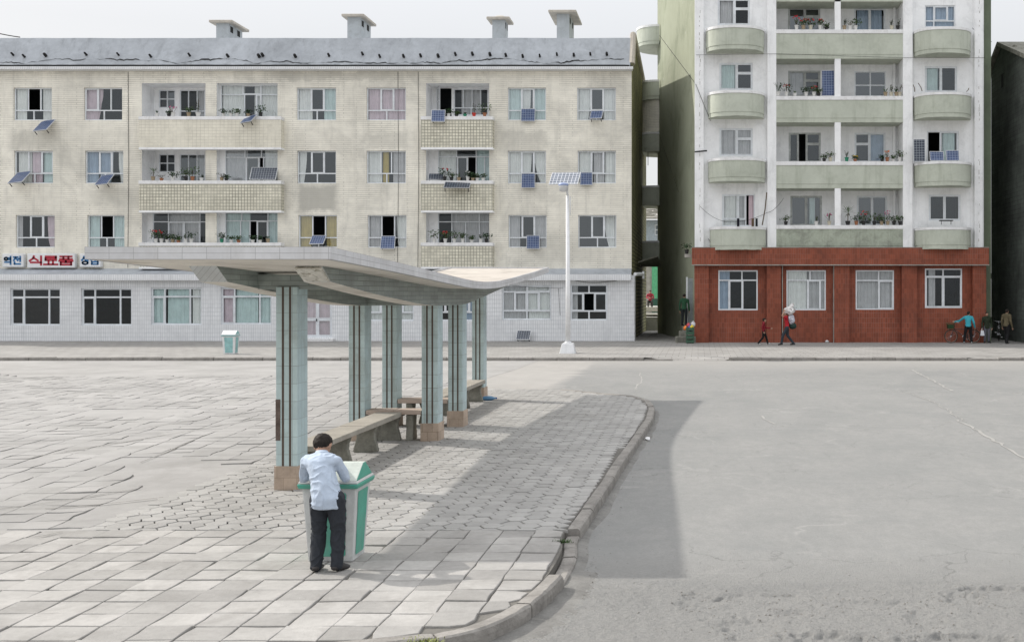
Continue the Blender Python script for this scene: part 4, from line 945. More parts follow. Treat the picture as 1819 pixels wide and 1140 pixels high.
for px in (1243, 1739):
    mb = MB()
    for k in range(72):
        z = zR+.3+k*.22
        if z < ZT-.3 and random.random() < .55: xx = Q.x(px)+random.uniform(-.025,.025); mb.box(xx-.006, xx+random.uniform(.006,.02), YT-.026, YT-.021, z, z+random.uniform(.04,.22))
    mb.build('joint_crack', M['concrete'], tw)
mb = MB(); mb.box(Q.x(1483), Q.x(1493.5), YT+.02, YT+.30, zR-.05, ZT); mb.build('loggia_post', M['whitep'], tw)
mb = MB(); mb.tube([(QL.x(1588), YL-.12, zR), (QL.x(1588), YL-.12, ZT)], .07, 8); mb.build('drain_pipe', M['whitep'], tw)
for i, (c, b) in enumerate(lows):
    zt, z0 = Q.z(c), Q.z(b); zm = Q.z(c+7); zs = Q.z(b+7.5)
    mb = MB(); mb.box(lx0, lx1, YT, YT+.12, z0, zm); pr = mb.build('loggia_parapet', M['greenstain'] if i == 3 else M['greenb'], tw, bevel=.008)
    mb = MB(); mb.box(lx0, lx1, YT-.03, YT+.16, zm+.002, zt); mb.build('parapet_cap', M['whitesill'], pr, bevel=.01)
    mb = MB(); mb.box(lx0, lx1, YT+.015, YL, zs, z0-.003); mb.build('floor_slab', M['greenstain'] if i == 3 else M['greenb'], pr)
mb = MB(); mb.box(lx0, lx1, YT+.02, YL, Q.z(3), Q.z(-8)); mb.box(lx0, lx1, YT, YT+.12, Q.z(-8), ZT); mb.build('loggia_parapet', M['greenb'], tw)
def arc_balcony(xa, xb, zt, zb, Yw, proj, lip=.20, side='front', mat_='greenb', expo=2.25, label='round_balcony', full=False):
    n = 28; cx = (xa+xb)/2; rx = (xb-xa)/2
    def pt(k, inset=0, down=0):
        t = math.pi*k/n; c, s = math.cos(t), math.sin(t); e = 2/expo
        u = -(abs(c)**e)*(1 if c > 0 else -1); v = abs(s)**e
        X = cx+(rx-inset)*u; D = (proj-inset)*v
        return (X, Yw-D) if side == 'front' else (Yw-D, X)
    def ring(mb, z0, z1, o0, o1, mi=0):
        # solid curved wall between inset o0 and o1
        vs = []
        for k in range(n+1):
            a = pt(k, o0); b = pt(k, o1); vs += [(a[0],a[1],z0),(b[0],b[1],z0),(b[0],b[1],z1),(a[0],a[1],z1)]
        mb.add(vs, [(k*4+q, k*4+(q+1) % 4, (k+1)*4+(q+1) % 4, (k+1)*4+q) for k in range(n) for q in range(4)]+[(0,1,2,3), (n*4+3,n*4+2,n*4+1,n*4)], mi)
    mb = MB(); ring(mb, zb+lip, zt-.13, 0, .10); b = mb.build(label, M[mat_], tw, smooth=False)
    mb = MB(); ring(mb, zt-.128, zt, -.025, .125); mb.build('rim', M['whitesill'], b)
    mb = MB(); vs = [(*pt(k, .02), zb+random.uniform(-.015,.01)) for k in range(n+1)]+[(*pt(k, .02), zb+lip-.002) for k in range(n+1)]
    mb.add(vs, [tuple(range(n+1)), tuple(range(2*n+1, n, -1))]+[(k, k+1, n+2+k, n+1+k) for k in range(n)]+[(0, n+1, 2*n+1, n)]); mb.build('slab', M[mat_], b)
    return b
QF = PL(YT-.95)
for xa, xb, tp, bt in ((1254,1358,44,86),(1257,1358,160,205),(1258,1360,279.5,321),(1261,1361,402,443)):
    arc_balcony(Q.x(xa), Q.x(xb), QF.z(tp), QF.z(bt), YTW, 1.15)
for xa, xb, tp, bt in ((1624,1725,47,93),(1624,1726,163,207),(1625,1726,286,329),(1626,1725,403,442)):
    arc_balcony(Q.x(xa), Q.x(xb), QF.z(tp), QF.z(bt), YTW, 1.15)
W2 = [(0,.52,0,1,'s'),(.52,1,.62,1,'s'),(.52,1,0,.62,'s')]; W2r = [(0,.48,.62,1,'s'),(0,.48,0,.62,'s'),(.48,1,0,1,'s')]; WP = [(0,.5,0,1,'s'),(.5,1,0,1,'s')]; WO = [(0,.30,0,1,'s'),(.30,.55,0,1,'o'),(.55,1,.62,1,'s'),(.55,1,0,.62,'s')]
WC = [(0,.3,.3,1),(.3,.75,.3,1,'s'),(.75,1,.3,1),(0,.3,0,.3),(.3,1,0,.3)]
for h, c, k in zip(hl, (W2, W2, W2, [(0,.48,.22,1,'s'),(.48,.72,.22,1,'s'),(.72,1,0,1,'o'),(0,.72,0,.22)]), ([(0,.5,'g')],[(0,.5,'t')],[(0,1,'g')],[(0,.5,'w'),(.5,.7,'g'),(.8,1,'p')])): window(tw, *h, YTW+.04, c, k, fw=.06)
for h, c, k in zip(hr, (WC, WP, [(0,.42,0,1,'o'),(.42,1,0,1,'s')], WP), ([(0,1,'b')],[(0,.45,'t')],[(.5,.9,'t')],[])): window(tw, *h, YTW+.04, c, k, fw=.06)
for h, c, k in zip(hb, (W2, W2, WO, WP, WP, [(0,.5,.45,1),(.5,1,.45,1),(0,.5,0,.45),(.5,1,0,.45)], W2r, WP), ([],[(0,.5,'g')],[],[(.6,.8,'t')],[(.1,.9,'b')],[],[(.5,1,'b')],[])): window(tw, *h, YL+.03, c, k, fw=.06, fmat='frame' if h[0] > 6 else 'oldframe')
# side strip right, side wall left, rear, roof, inner floors
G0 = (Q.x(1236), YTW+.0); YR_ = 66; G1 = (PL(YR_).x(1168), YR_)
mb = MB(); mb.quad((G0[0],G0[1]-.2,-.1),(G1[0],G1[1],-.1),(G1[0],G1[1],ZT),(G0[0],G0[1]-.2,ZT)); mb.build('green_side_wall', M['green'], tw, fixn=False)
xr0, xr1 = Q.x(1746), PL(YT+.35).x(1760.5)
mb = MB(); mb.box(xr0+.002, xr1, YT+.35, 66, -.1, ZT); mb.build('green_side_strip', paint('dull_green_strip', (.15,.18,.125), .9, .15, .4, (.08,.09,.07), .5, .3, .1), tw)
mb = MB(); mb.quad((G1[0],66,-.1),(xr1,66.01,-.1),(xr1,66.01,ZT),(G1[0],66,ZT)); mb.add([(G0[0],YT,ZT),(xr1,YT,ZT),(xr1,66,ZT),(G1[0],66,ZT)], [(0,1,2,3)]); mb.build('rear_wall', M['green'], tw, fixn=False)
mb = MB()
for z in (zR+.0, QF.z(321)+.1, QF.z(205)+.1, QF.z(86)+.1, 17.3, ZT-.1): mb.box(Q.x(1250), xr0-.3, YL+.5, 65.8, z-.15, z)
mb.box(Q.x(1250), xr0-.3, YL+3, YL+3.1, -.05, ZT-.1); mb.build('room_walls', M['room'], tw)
# curved balconies on the far corner
for i, zt in enumerate((18.7, 15.35, 12.2, 8.95, 5.6)):
    arc_balcony(G1[1]-1.2, G1[1]+1.9, zt, zt-1.17, G1[0]+.15, 1.45, side='left', expo=2.2)
mb = MB(); n = 20; vs = []
for k in range(n+1):
    t = math.pi*k/n; vs += [(G1[0]+.15-1.30*math.sin(t), G1[1]+.35-1.45*math.cos(t), 12.25), (G1[0]+.15-1.30*math.sin(t), G1[1]+.35-1.45*math.cos(t), 14.18)]
mb.add(vs, [(2*k,2*k+2,2*k+3,2*k+1) for k in range(n)]); mb.build('enclosed_balcony', M['cream'], tw, fixn=False)
mb = MB()   # railing ladder
for k in range(8): mb.tube([(G1[0]-.55, 65.2, 11.4+k*.38), (G1[0]+.05, 65.3, 11.4+k*.38)], .02, 5)
mb.tube([(G1[0]-.55, 65.2, 10.2), (G1[0]-.55, 65.2, 14.2)], .02, 5); mb.build('iron_grille', M['dark'], tw)
# red ground floor
QR = PL(YT-.25)
mb = MB(); ww = [(1276,1346,480,551),(1397,1467,480,551),(1520,1588,480,550),(1643,1709,477,547)]
Qi = PL(YT+.05); hw = [H(Qi, r) for r in ww]
wallholes(mb, Q.x(1236), Q.x(1752), -.1, QR.z(470), YT+.05, hw, .10); mb.build('red_wall', M['red'], tw, fixn=False)
for (a, b) in ((1233.5,1259),(1362,1388),(1482,1509),(1602,1629),(1728,1752)):
    mb = MB(); mb.box(QR.x(a), QR.x(b), YT-.25, YT+.04, -.1, QR.z(470)); mb.build('red_pier', M['red'], tw, bevel=.006)
QK = PL(YT-.45)
mb = MB(); mb.box(QK.x(1229), QK.x(1757), YT-.45, YT+.30, QK.z(470), QK.z(440)); cn = mb.build('red_cornice', M['red'], tw, bevel=.01)
mb = MB(); mb.box(QK.x(1229)-.01, QK.x(1757)+.01, YT-.47, YT-.40, QK.z(471.5), QK.z(470)-.002); mb.box(QK.x(1229)-.01, QK.x(1757)+.01, YT-.46, YT+.3, QK.z(440)+.002, QK.z(439)); mb.build('cornice_edge', M['concrete'], cn)
for px in (1389.5, 1480.5+.5):
    mb = MB(); mb.box(QR.x(px), QR.x(px)+.035, YT-.2, YT+.04, -.05, QR.z(471)); mb.build('light_joint', M['concrete'], tw)
WA = [(0,.60,.75,1),(.60,1,.75,1),(0,.27,0,.75),(.27,.62,0,.75,'s'),(.62,1,0,.75)]
WB = [(0,.60,.75,1),(.60,1,.75,1),(0,.54,0,.75),(.54,.86,0,.75,'s'),(.86,1,0,.75)]
WD = [(0,.60,.74,1),(.60,1,.74,1),(0,.60,0,.74),(.60,1,0,.74,'s')]; WE = [(0,.49,.80,1),(.49,1,.80,1),(0,.49,0,.80,'s'),(.49,1,0,.80,'s')]
for h, c, k in zip(hw, (WA, WB, WD, WE), ([(0,.3,'b')],[(0,.55,'w'),(.55,1,'g')],[(0,.6,'g'),(.6,1,'g')],[(.1,.3,'g')])): window(tw, *h, YT+.06, c, k, fw=.065, name='ground_window')
# wall lamp bracket, small shelf with plant
# ------------------------------------------------------------------ cables
def cable(pts, label, rad=.012, sag=0):
    out = []
    for a, b in zip(pts, pts[1:]):
        a, b = Vector(a), Vector(b)
        for k in range(10): t_ = k/10; p = a.lerp(b, t_); p.z -= sag*4*t_*(1-t_); out.append(p)
    out.append(Vector(pts[-1])); mb = MB(); mb.tube(out, rad, 5); o = mb.build('cable', M['dark']); tag(o, label, 'cable'); return o
YF = YT-.06
def cp(px, py, Y): q = PL(Y); return (q.x(px), Y, q.z(py))
cable([cp(1169,60,66-.3), cp(1236,150,YF), cp(1262,215,YF)], 'thin dark cable running down across the green side wall to the white pilaster')
cable([cp(1170,236,65.5), cp(1205,340,58), cp(1262,430,YF)], 'thin dark cable crossing the middle of the green side wall', .010)
cable([cp(1172,462,65.5), cp(1205,380,60), cp(1243,270,YF)], 'thin dark cable climbing the green side wall to the iron bracket', .010)
cable([cp(1243,366,YF), cp(1290,394,YT-1.15), cp(1362,378,YF), cp(1392,352,YF)], 'sagging washing line in front of the lowest left curved balcony', .008, .15)
cable([cp(1727,50,YF), cp(1762,75,YF+1.5)], 'short cable hanging from the top of the right pilaster', .01, .05)
cable([cp(1236,98,YF), cp(1382,96,YF), cp(1600,103,YF), cp(1750,103,YF)], 'thin horizontal cable along the tower below the top row of balconies', .008)
cable([cp(1010,495,YS-.1), cp(1080,500,YS-.1), cp(1124,484,YS-.1)], 'dark cable drooping under the white cornice at the right end of the shop', .012, .12)
cable([cp(880,504,YS-.06), cp(1000,512,YS-.06)], 'thin cable from the shop window towards the lamp post', .008, .05)
cable([cp(992,512,YS-.05), cp(995,560,YS-.05)], 'loop of thin cable hanging on the white tiled wall', .008)
cable([cp(-60,42,62), cp(35,66.5,58)], 'power cable coming in to the roof at the upper left corner', .03, .1)
mb = MB(); mb.tube([cp(1234,270,YF-.1), cp(1256,268,YF-.1)], .035, 6); mb.tube([cp(1250,269,YF-.1), cp(1250,269,YF+.2)], .02, 5); tag(mb.build('cable_bracket', M['dark']), 'dark iron cable bracket on the left white pilaster of the tower', 'bracket')
mb = MB(); mb.tube([cp(1128,487,YS), cp(1142,487,YS+1.5)], .09, 8); mb.box(cp(1141,0,YS+1.5)[0], cp(1144.5,0,YS+1.5)[0], YS+1.4, YS+1.6, PL(YS+1.5).z(495), PL(YS+1.5).z(482)); tag(mb.build('wall_lamp', M['lampwhite']), 'short white tube wall lamp at the right end of the shop front', 'wall lamp')
# ------------------------------------------------------------------ dark gable house at the right edge
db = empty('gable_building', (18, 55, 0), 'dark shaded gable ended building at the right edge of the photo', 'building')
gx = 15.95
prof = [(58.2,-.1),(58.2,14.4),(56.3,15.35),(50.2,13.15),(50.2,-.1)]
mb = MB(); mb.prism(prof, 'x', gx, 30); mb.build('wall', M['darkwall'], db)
mb = MB()
for (a, b) in (((58.7,14.22),(56.3,15.42)),((56.3,15.42),(49.7,13.05))):
    mb.add([(gx-.22,a[0],a[1]),(gx-.22,b[0],b[1]),(30,b[0],b[1]),(30,a[0],a[1]),(gx-.22,a[0],a[1]+.22),(gx-.22,b[0],b[1]+.22),(30,b[0],b[1]+.22),(30,a[0],a[1]+.22)], [(0,1,2,3),(7,6,5,4),(0,4,5,1),(1,5,6,2),(2,6,7,3),(3,7,4,0)])
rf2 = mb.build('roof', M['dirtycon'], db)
mb = MB()
for k in range(26):
    u = random.random(); y = 56.3-6*u; z = 15.64-2.37*u
    mb.lathe([(.12,0),(.13,.08),(.05,.14)], (gx+random.uniform(0,2.5), y, z+random.uniform(-.02,.05)), 7)
mb.build('loose_roof_tiles', M['dirtycon'], rf2)
mb = MB(); mb.box(gx-.012, gx+.01, 55.9, 56.25, 13.2, 13.9); mb.build('vent_slit', M['dark'], db)
mb = MB(); mb.box(xr1+.01, gx-.01, 58, 58.25, 3.2, 3.5); mb.box(xr1+.01, gx-.01, 60, 60.2, -.1, 12.5); mb.build('passage_wall', M['darkwall'], db)
# ------------------------------------------------------------------ things seen through the gap between the buildings
def gpz(px, py, Y): q = PL(Y); return q.x(px), q.z(py)
def shed():
    r = empty('shed', (-2.6, 84, 0), 'blue grey shed with a broken tiled roof seen through the gap between the blocks', 'shed')
    q = PL(84); x0, x1 = q.x(1130), q.x(1185)
    mb = MB(); wallholes(mb, x0, x1, q.z(430), q.z(391), 84, [(q.x(1163),q.x(1173),q.z(418),q.z(399))], .3); mb.box(x0, x1, 84.6, 87, q.z(430), q.z(391)); mb.build('wall', flat('blue_grey_boards', (.36,.42,.47), .8, var=.2), r)
    window(r, q.x(1163), q.x(1173), q.z(418), q.z(399), 84.05, [(0,1,0,.5),(0,1,.5,1)], [], fw=.07)
    mb = MB(); mb.add([(x0,83.4,q.z(390)),(x1,83.4,q.z(390)),(x1,88,q.z(366)),(x0,88,q.z(366)),(x0,83.4,q.z(387)),(x1,83.4,q.z(387)),(x1,88,q.z(363)),(x0,88,q.z(363))], [(0,3,2,1),(4,5,6,7),(0,1,5,4),(1,2,6,5),(2,3,7,6),(3,0,4,7)])
    for k in range(40):
        a, b = random.random(), random.random(); mb.box(*(lambda X, Yv, Z: (X, X+.5, Yv, Yv+.3, Z, Z+.08))(x0+(x1-x0-.5)*a, 83.4+4.2*b, q.z(387)+(q.z(363)-q.z(387))*b*.93))
    mb.build('roof', M['concrete'], r)
    return r
shed()
cb2 = empty('courtyard_block', (-2.6, 100, 0), 'grey and bright green wall at the end of the alley between the blocks', 'wall')
q = PL(100); mb = MB(); mb.box(q.x(1130), q.x(1158), 100, 100.5, -.2, q.z(472)); mb.build('grey_wall', M['concrete'], cb2)
mb = MB(); mb.box(q.x(1158)+.01, q.x(1200), 99.8, 100.4, q.z(530), q.z(472)); mb.build('green_wall', flat('bright_green_paint', (.12,.42,.22), .8, var=.15), cb2)
mb = MB(); mb.box(q.x(1158)+.01, q.x(1200), 99.7, 100.4, -.2, q.z(530)-.01); mb.build('dark_green_dado', flat('dark_green_paint', (.04,.10,.07), .8), cb2)
aw = MB(); q = PL(64); aw.add([(q.x(1143),58,q.z(472)),(q.x(1175),58,q.z(462)),(q.x(1175),64,q.z(474)),(q.x(1140),64,q.z(474))]+[(q.x(1143),58,q.z(470)),(q.x(1175),58,q.z(460)),(q.x(1175),64,q.z(472)),(q.x(1140),64,q.z(472))], [(0,3,2,1),(4,5,6,7),(0,1,5,4),(1,2,6,5),(2,3,7,6),(3,0,4,7)])
tag(aw.build('awning', M['dirtycon']), 'dark flat awning bridging the gap between the two blocks', 'awning')
st = empty('terrace_steps', (-2.6, 70, 0), 'sunlit pale concrete terrace with ledges at the back of the alley', 'steps')
M['palecon'] = paint('pale_concrete', (.50,.49,.45), .9, .15, 1.5, (.2,.2,.18), .5, .2, .3)
q = PL(70)
for i, (t0, t1, y0, y1) in enumerate(((563,590,70,72),(557,559.5,71,74.5),(545,553.5,73,79))):
    mb = MB(); q = PL(y0); mb.box(q.x(1140), q.x(1182), y0, y1, max(-.1, q.z(t1)) if i else -.1, q.z(t0)); mb.build('ledge', M['palecon'], st, bevel=.03)
mb = MB(); mb.box(PL(72).x(1138), PL(72).x(1184), 72.2, 78.5, -.1, PL(71).z(560)); mb.build('riser', M['dirtycon'], st)
mb = MB(); q = PL(64)
# garden wall and planters between steps and alley: low dark strip of ground
# doorway steps, door, crate with goods beside the red corner
YD = 52.9; q = PL(YD)
stp = empty('door_steps', (-.7, YD, 0), 'three worn concrete steps rising to the side door by the green wall', 'steps')
for i, (a, z1) in enumerate(((1200,.52),(1206,.90),(1212,1.02))):
    mb = MB(); mb.box(q.x(a), q.x(1236)-.0-.003*i, YD-.75+.45*i, YD-.30+.45*i if i < 2 else YD+1.6, -.1, (.30,.55,.78)[i]); mb.build('step', M['dirtycon'], stp, bevel=.02)
dd = empty('side_door', (q.x(1228), YD+1.0, .78), 'grey white side door standing open beside the red tiled corner', 'door')
q2 = PL(YD+.6); mb = MB(); x0, x1 = q2.x(1222), q2.x(1238); mb.box(x0, x1, YD+.62, YD+.68, .785, q2.z(494)); dl = mb.build('leaf', flat('grey_door_paint', (.36,.39,.40), .6), dd)
mb = MB()
for (za, zb) in ((1.1,1.9),(2.05,3.0)): mb.box(x0+.08, x1-.08, YD+.605, YD+.619, za, zb)
mb.build('panel', flat('grey_door_panel', (.30,.33,.34), .6), dl)
mb = MB(); mb.box(x0-.09, x0-.004, YD+.58, YD+.72, .785, q2.z(492)); mb.build('frame', M['frame'], dd)
cr = empty('crate', (-.35, YD-1.2, 0), 'green crate standing on the pavement beside the red corner', 'crate')
q3 = PL(YD-1.3); x0, x1 = q3.x(1218.5), q3.x(1233); M['crate'] = flat('green_crate', (.05,.11,.07), .7)
mb = MB(); 
for k in range(4): mb.box(x0, x1, YD-1.5, YD-1.47, .03+k*.2, .03+k*.2+.13); mb.box(x0, x1, YD-.93, YD-.90, .03+k*.2, .03+k*.2+.13)
for k in range(4): mb.box(x0, x0+.03, YD-1.47, YD-.93, .03+k*.2, .03+k*.2+.13); mb.box(x1-.03, x1, YD-1.47, YD-.93, .03+k*.2, .03+k*.2+.13)
mb.build('slat', M['crate'], cr)
mb = MB()
for a in (x0+.03, x1-.08):
    for b in (YD-1.47, YD-.98): mb.box(a, a+.05, b, b+.05, 0, .80)
mb.box(x0+.03, x1-.03, YD-1.46, YD-.94, .55, .58); mb.build('post', M['crate'], cr)
bags = [((.90,.25,.05),'orange',-.02,.03,.10,1217.5),((.05,.12,.45),'blue',.0,.0,.14,1226),((.75,.60,.05),'yellow',-.12,.06,.10,1229),((.55,.08,.10),'red',.05,.12,.10,1223),((.6,.6,.62),'pale grey',.10,.14,.12,1231)]
for c, nm, dy, dz, r_, px in bags:
    mb = MB(); mb.lathe([(.02,0),(r_*.9,.02),(r_*1.05,r_*.8),(r_*.8,r_*1.6),(r_*.25,r_*2.0),(r_*.35,r_*2.3)], (0,0,0), 9)
    mb.v = [(v[0]+.02*noise.noise(Vector(v)*9), v[1]+.02*noise.noise(Vector(v)*7), v[2]) for v in mb.v]
    o = mb.build('bag', flat('bag_'+nm.replace(' ', '_'), c, .5), smooth=True); o.location = (q3.x(px), YD-1.2+dy, .59+dz*1.5); tag(o, nm+' plastic bag in the pile of goods on the green crate', 'bag', 'colourful bags on the crate')
mb = MB(); q = PL(YT-.3); mb.box(q.x(1216), q.x(1229), YT-.2, YT+.3, q.z(457), q.z(451)); tag(mb.build('wall_shelf', M['concrete']), 'small concrete shelf sticking out of the green wall left of the red cornice', 'shelf')
# ------------------------------------------------------------------ solar panels at the windows
def pan(px0, px1, py0, py1, Y, tilt, yaw, label, cells='A', roll=0, wr=None):
    q = PL(Y); w_ = (px1-px0)/q.s; hv = (py1-py0)/q.s
    if wr: w_ = wr
    h = hv/max(.25, math.cos(R(tilt)))
    panel_thing((q.x((px0+px1)/2), Y, q.z((py0+py1)/2)), w_*.97, h, R(tilt), R(yaw), label, cells, R(roll))
pan(63,94,212,234,YC-.35,45,-14,'tilted solar panel under the first window of the top row, far left','A',-4)
pan(18,52,304,326,YC-.35,45,-16,'tilted solar panel at the left side of the first window of the middle row','A',-4)
pan(172,199,310,329,YC-.35,45,-12,'tilted solar panel below the blue curtained window of the middle row','A',-4)
pan(429,454,204,219,YC-.62,50,-18,'small tilted solar panel over the parapet under the glazed top loggia','A',-6)
pan(445,492,297,320,YC-.2,30,4,'large dark solar panel leaning inside the glazed middle loggia','B')
pan(766,791,195,217,YC-.60,15,4,'solar panel hanging at the left end of the top right loggia parapet','A')
pan(789,836,321,335,YC-.66,60,5,'wide shallow solar panel laid over the parapet of the middle right loggia','B')
pan(761,788,308,320,YC-.1,45,8,'dark solar panel lying inside the middle right loggia at its left end','B')
pan(925,951,193,216,YC-.12,6,0,'flat blue solar panel at the foot of the green curtained top window','A')
pan(926,951,308,334,YC-.12,6,0,'flat blue solar panel below the middle row window left of the lamp','A')
pan(1048,1071,196,212,YC-.3,40,-8,'small tilted solar panel at the last window of the top row','A')
pan(1030,1053,306,329,YC-.15,8,0,'blue solar panel just behind the top of the street lamp','A')
pan(551,578,418,434,YC-.25,40,-5,'solar panel at the yellow curtained window above the shelter roof','A')
pan(676,702,419,442,YC-.2,18,3,'solar panel below the white curtained window right of the yellow curtained one','A')
pan(935,959,418,442,YC-.15,6,0,'bright blue solar panel under the cluttered lower window left of the lamp','A')
pan(917,943,587,603,YS-.35,35,-6,'small dark solar panel leaning on the ground against the white shop wall','B')
pan(1459,1486,125,171,YT+.35,3,0,'tall narrow blue solar panel standing upright in the white tower loggia','A')
pan(1622,1644,247,288,YT-.5,6,-6,'tall dark solar panel standing at the left end of the right curved balcony','B')
pan(1651,1677,269,286,YT-.7,12,3,'left one of the two low solar panels on the rim of the right curved balcony','A')
pan(1680,1704,267,286,YT-.65,12,-3,'right one of the two low solar panels on the rim of the right curved balcony','A')
# ------------------------------------------------------------------ potted plants
M['leafd'] = flat('dark_leaf', (.035,.075,.03), .6, var=.4, sc=20); M['leafm'] = flat('mid_leaf', (.075,.13,.045), .6, var=.4, sc=20); M['leafy'] = flat('yellow_leaf', (.25,.28,.08), .6, var=.3, sc=20)
M['stem'] = flat('brown_stem', (.10,.075,.05), .8)
FL = {'red': flat('red_petal', (.55,.02,.03), .6), 'pink': flat('pink_petal', (.50,.12,.25), .6), 'orange': flat('orange_petal', (.65,.18,.05), .6), 'yellow': flat('yellow_petal', (.60,.42,.04), .6), 'white': flat('white_petal', (.7,.7,.68), .6)}
PT = {'white': flat('white_pot', (.68,.68,.66), .5), 'terracotta': flat('terracotta_pot', (.34,.15,.08), .8), 'red': flat('red_pot', (.50,.04,.03), .4), 'green': flat('green_pot', (.03,.22,.13), .4), 'black': flat('black_pot', (.03,.03,.03), .6), 'tan': flat('tan_pot', (.34,.27,.18), .7), 'cream': flat('cream_pot', (.55,.52,.42), .7)}
def plant(loc, h, kind, pot, label, group, flower=None, pw=.13):
    r = empty('potted_plant', loc, label, 'potted plant', group)
    ph = min(.20, h*.42)
    mb = MB(); mb.lathe([(pw*.62,0),(pw*.9,ph*.9),(pw,ph*.92),(pw,ph),(pw*.85,ph),(pw*.8,ph*.85)], (0,0,0), 12); mb.build('pot', PT[pot], r, world=False, smooth=False)
    mb = MB(); sm = MB(); rs = random.Random(zlib.crc32(label.encode()))
    def leaf(p, d, L, w_):
        d = d.normalized(); s_ = d.cross(Vector((0,0,1)) if abs(d.z) < .9 else Vector((1,0,0))).normalized()*w_; m = p+d*L*.55
        up_ = Vector((0,0,-L*.12)); mb.add([p, m+s_, p+d*L+up_, m-s_], [(0,1,2,3)])
    top = h-ph
    rv = lambda a: Vector((rs.gauss(0,a), rs.gauss(0,a), rs.gauss(0,a)))
    if kind == 'bush':
        for k in range(3): sm.tube([(0,0,ph*.8), (rs.uniform(-.04,.04), rs.uniform(-.04,.04), ph+top*.6)], .008, 4)
        for k in range(80):
            p = Vector((rs.gauss(0,.45*top), rs.gauss(0,.35*top), ph+top*(.15+.8*rs.random()))); p.x = max(-.28, min(.28, p.x)); leaf(p, rv(1)+Vector((0,0,.3)), .11, .036)
    elif kind == 'palm':
        sm.tube([(0,0,ph*.8),(.02,0,ph+top*.5)], .02, 6)
        for k in range(26):
            a = rs.uniform(0, 6.28); leaf(Vector((.02,0,ph+top*.5)), Vector((math.cos(a), math.sin(a), rs.uniform(-.3,1.2))), top*.75, .018)
    elif kind == 'spiky':
        for k in range(18):
            a = rs.uniform(0, 6.28); leaf(Vector((rs.uniform(-.03,.03),0,ph*.9)), Vector((math.cos(a)*.5, math.sin(a)*.5, 1.0)), top*rs.uniform(.6,1), .014)
    elif kind == 'stalk':
        for k in range(4):
            x = rs.uniform(-.10,.10); hh = top*rs.uniform(.6,1); sm.tube([(0,0,ph*.8),(x*.7,0,ph+hh*.5),(x,rs.uniform(-.04,.04),ph+hh)], .007, 4)
            for q in range(9): leaf(Vector((x*(.5+q/18), 0, ph+hh*(.3+.7*q/9))), rv(1), .08, .025)
    elif kind == 'twig':
        for k in range(8):
            a = rs.uniform(-.9,.9); hh = top*rs.uniform(.6,1); sm.tube([(0,0,ph*.8),(a*.12,rs.uniform(-.05,.05),ph+hh*.5),(a*.25,rs.uniform(-.08,.08),ph+hh)], .006, 4)
            for q in range(5): leaf(Vector((a*.25,0,ph+hh))+rv(.03), rv(1), .05, .018)
    if sm.v: sm.build('stem', M['stem'], r, world=False)
    if mb.v: mb.build('foliage', M['leafd'] if rs.random() < .6 else M['leafm'], r, world=False, fixn=False)
    if flower:
        fb = MB()
        for k in range(7):
            c = Vector((rs.uniform(-.16,.16), rs.uniform(-.1,.05), ph+top*rs.uniform(.65,1.0)))
            fb.lathe([(.01,-.02),(.034,-.005),(.036,.015),(.01,.03)], c, 6)
        fb.build('flower', FL[flower], r, world=False)
    return r
ORD = ['first','second','third','fourth','fifth','sixth','seventh','eighth','ninth']
def row(desc, Y, base_py, items, group):
    q = PL(Y)
    for i, (px, h, kind, pot, fl) in enumerate(items):
        wds = {'bush':'bush','palm':'palm','spiky':'spikes','stalk':'stalks','twig':'twigs'}[kind]
        label = f"{pot} pot, {fl+' flowers' if fl else wds}, {ORD[i]} from left {desc}"
        plant((q.x(px), Y, q.z(base_py)+.003), h*1.12, kind, pot, label, group, fl, .11 if h < .7 else .14)
g1, g2 = 'potted plants on the loggia sills of the cream block', 'potted plants on the loggias of the white tower'
Yc = YC-.33
row('on the top left loggia sill', Yc, 207, [(279,.35,'spiky','white',None),(300,.25,'bush','black',None),(307.5,.45,'twig','white','pink'),(335,.40,'bush','tan',None),(352,.85,'stalk','white',None)], g1)
row('under the glazed top loggia', Yc, 207, [(397,.30,'bush','white',None),(410,.30,'stalk','white',None),(421,.32,'bush','white',None),(441,.28,'bush','tan',None),(463,.50,'bush','black',None)], g1)
row('on the top right loggia sill', Yc, 208, [(797,.35,'bush','white',None),(811,.25,'bush','black',None),(826,.30,'spiky','green',None),(842,.65,'stalk','red',None),(861,.62,'bush','terracotta',None)], g1)
row('on the middle left loggia sill', Yc, 321, [(272,.62,'palm','tan',None),(287,.25,'twig','terracotta',None),(307,.38,'bush','white',None),(330,.45,'bush','black',None),(342,.62,'bush','terracotta',None),(358,.30,'stalk','white',None)], g1)
row('on the glazed middle loggia sill', Yc, 321, [(394,.35,'twig','tan',None),(402,.25,'bush','black',None)], g1)
row('on the middle right loggia sill', Yc, 321, [(790,.55,'bush','black','red'),(802,.35,'bush','black',None),(815,.35,'stalk','tan',None),(831,.42,'bush','white','white'),(840,.30,'bush','tan',None),(848,.28,'bush','white',None),(858,.28,'bush','white',None)], g1)
row('on the lower left loggia sill', Yc, 431, [(277,.55,'bush','white','red'),(287,.55,'bush','white','red'),(297,.32,'bush','white',None),(307,.35,'bush','tan',None),(317,.25,'bush','terracotta',None),(330,.40,'stalk','white',None),(340,.45,'bush','white',None)], g1)
row('on the lower glazed loggia sill', Yc, 431, [(394,.42,'bush','green',None),(411,.30,'bush','white',None),(424,.28,'bush','terracotta',None),(449,.30,'bush','white',None),(462,.28,'bush','white',None),(476,.42,'spiky','tan',None)], g1)
row('on the lower right loggia sill', Yc, 431, [(771,.55,'bush','white',None),(791,.52,'bush','white','red'),(807,.52,'bush','white',None),(822,.42,'bush','white',None),(838,.30,'bush','white',None),(854,.40,'stalk','white',None),(864,.42,'bush','black',None)], g1)
Yt = YT+.07
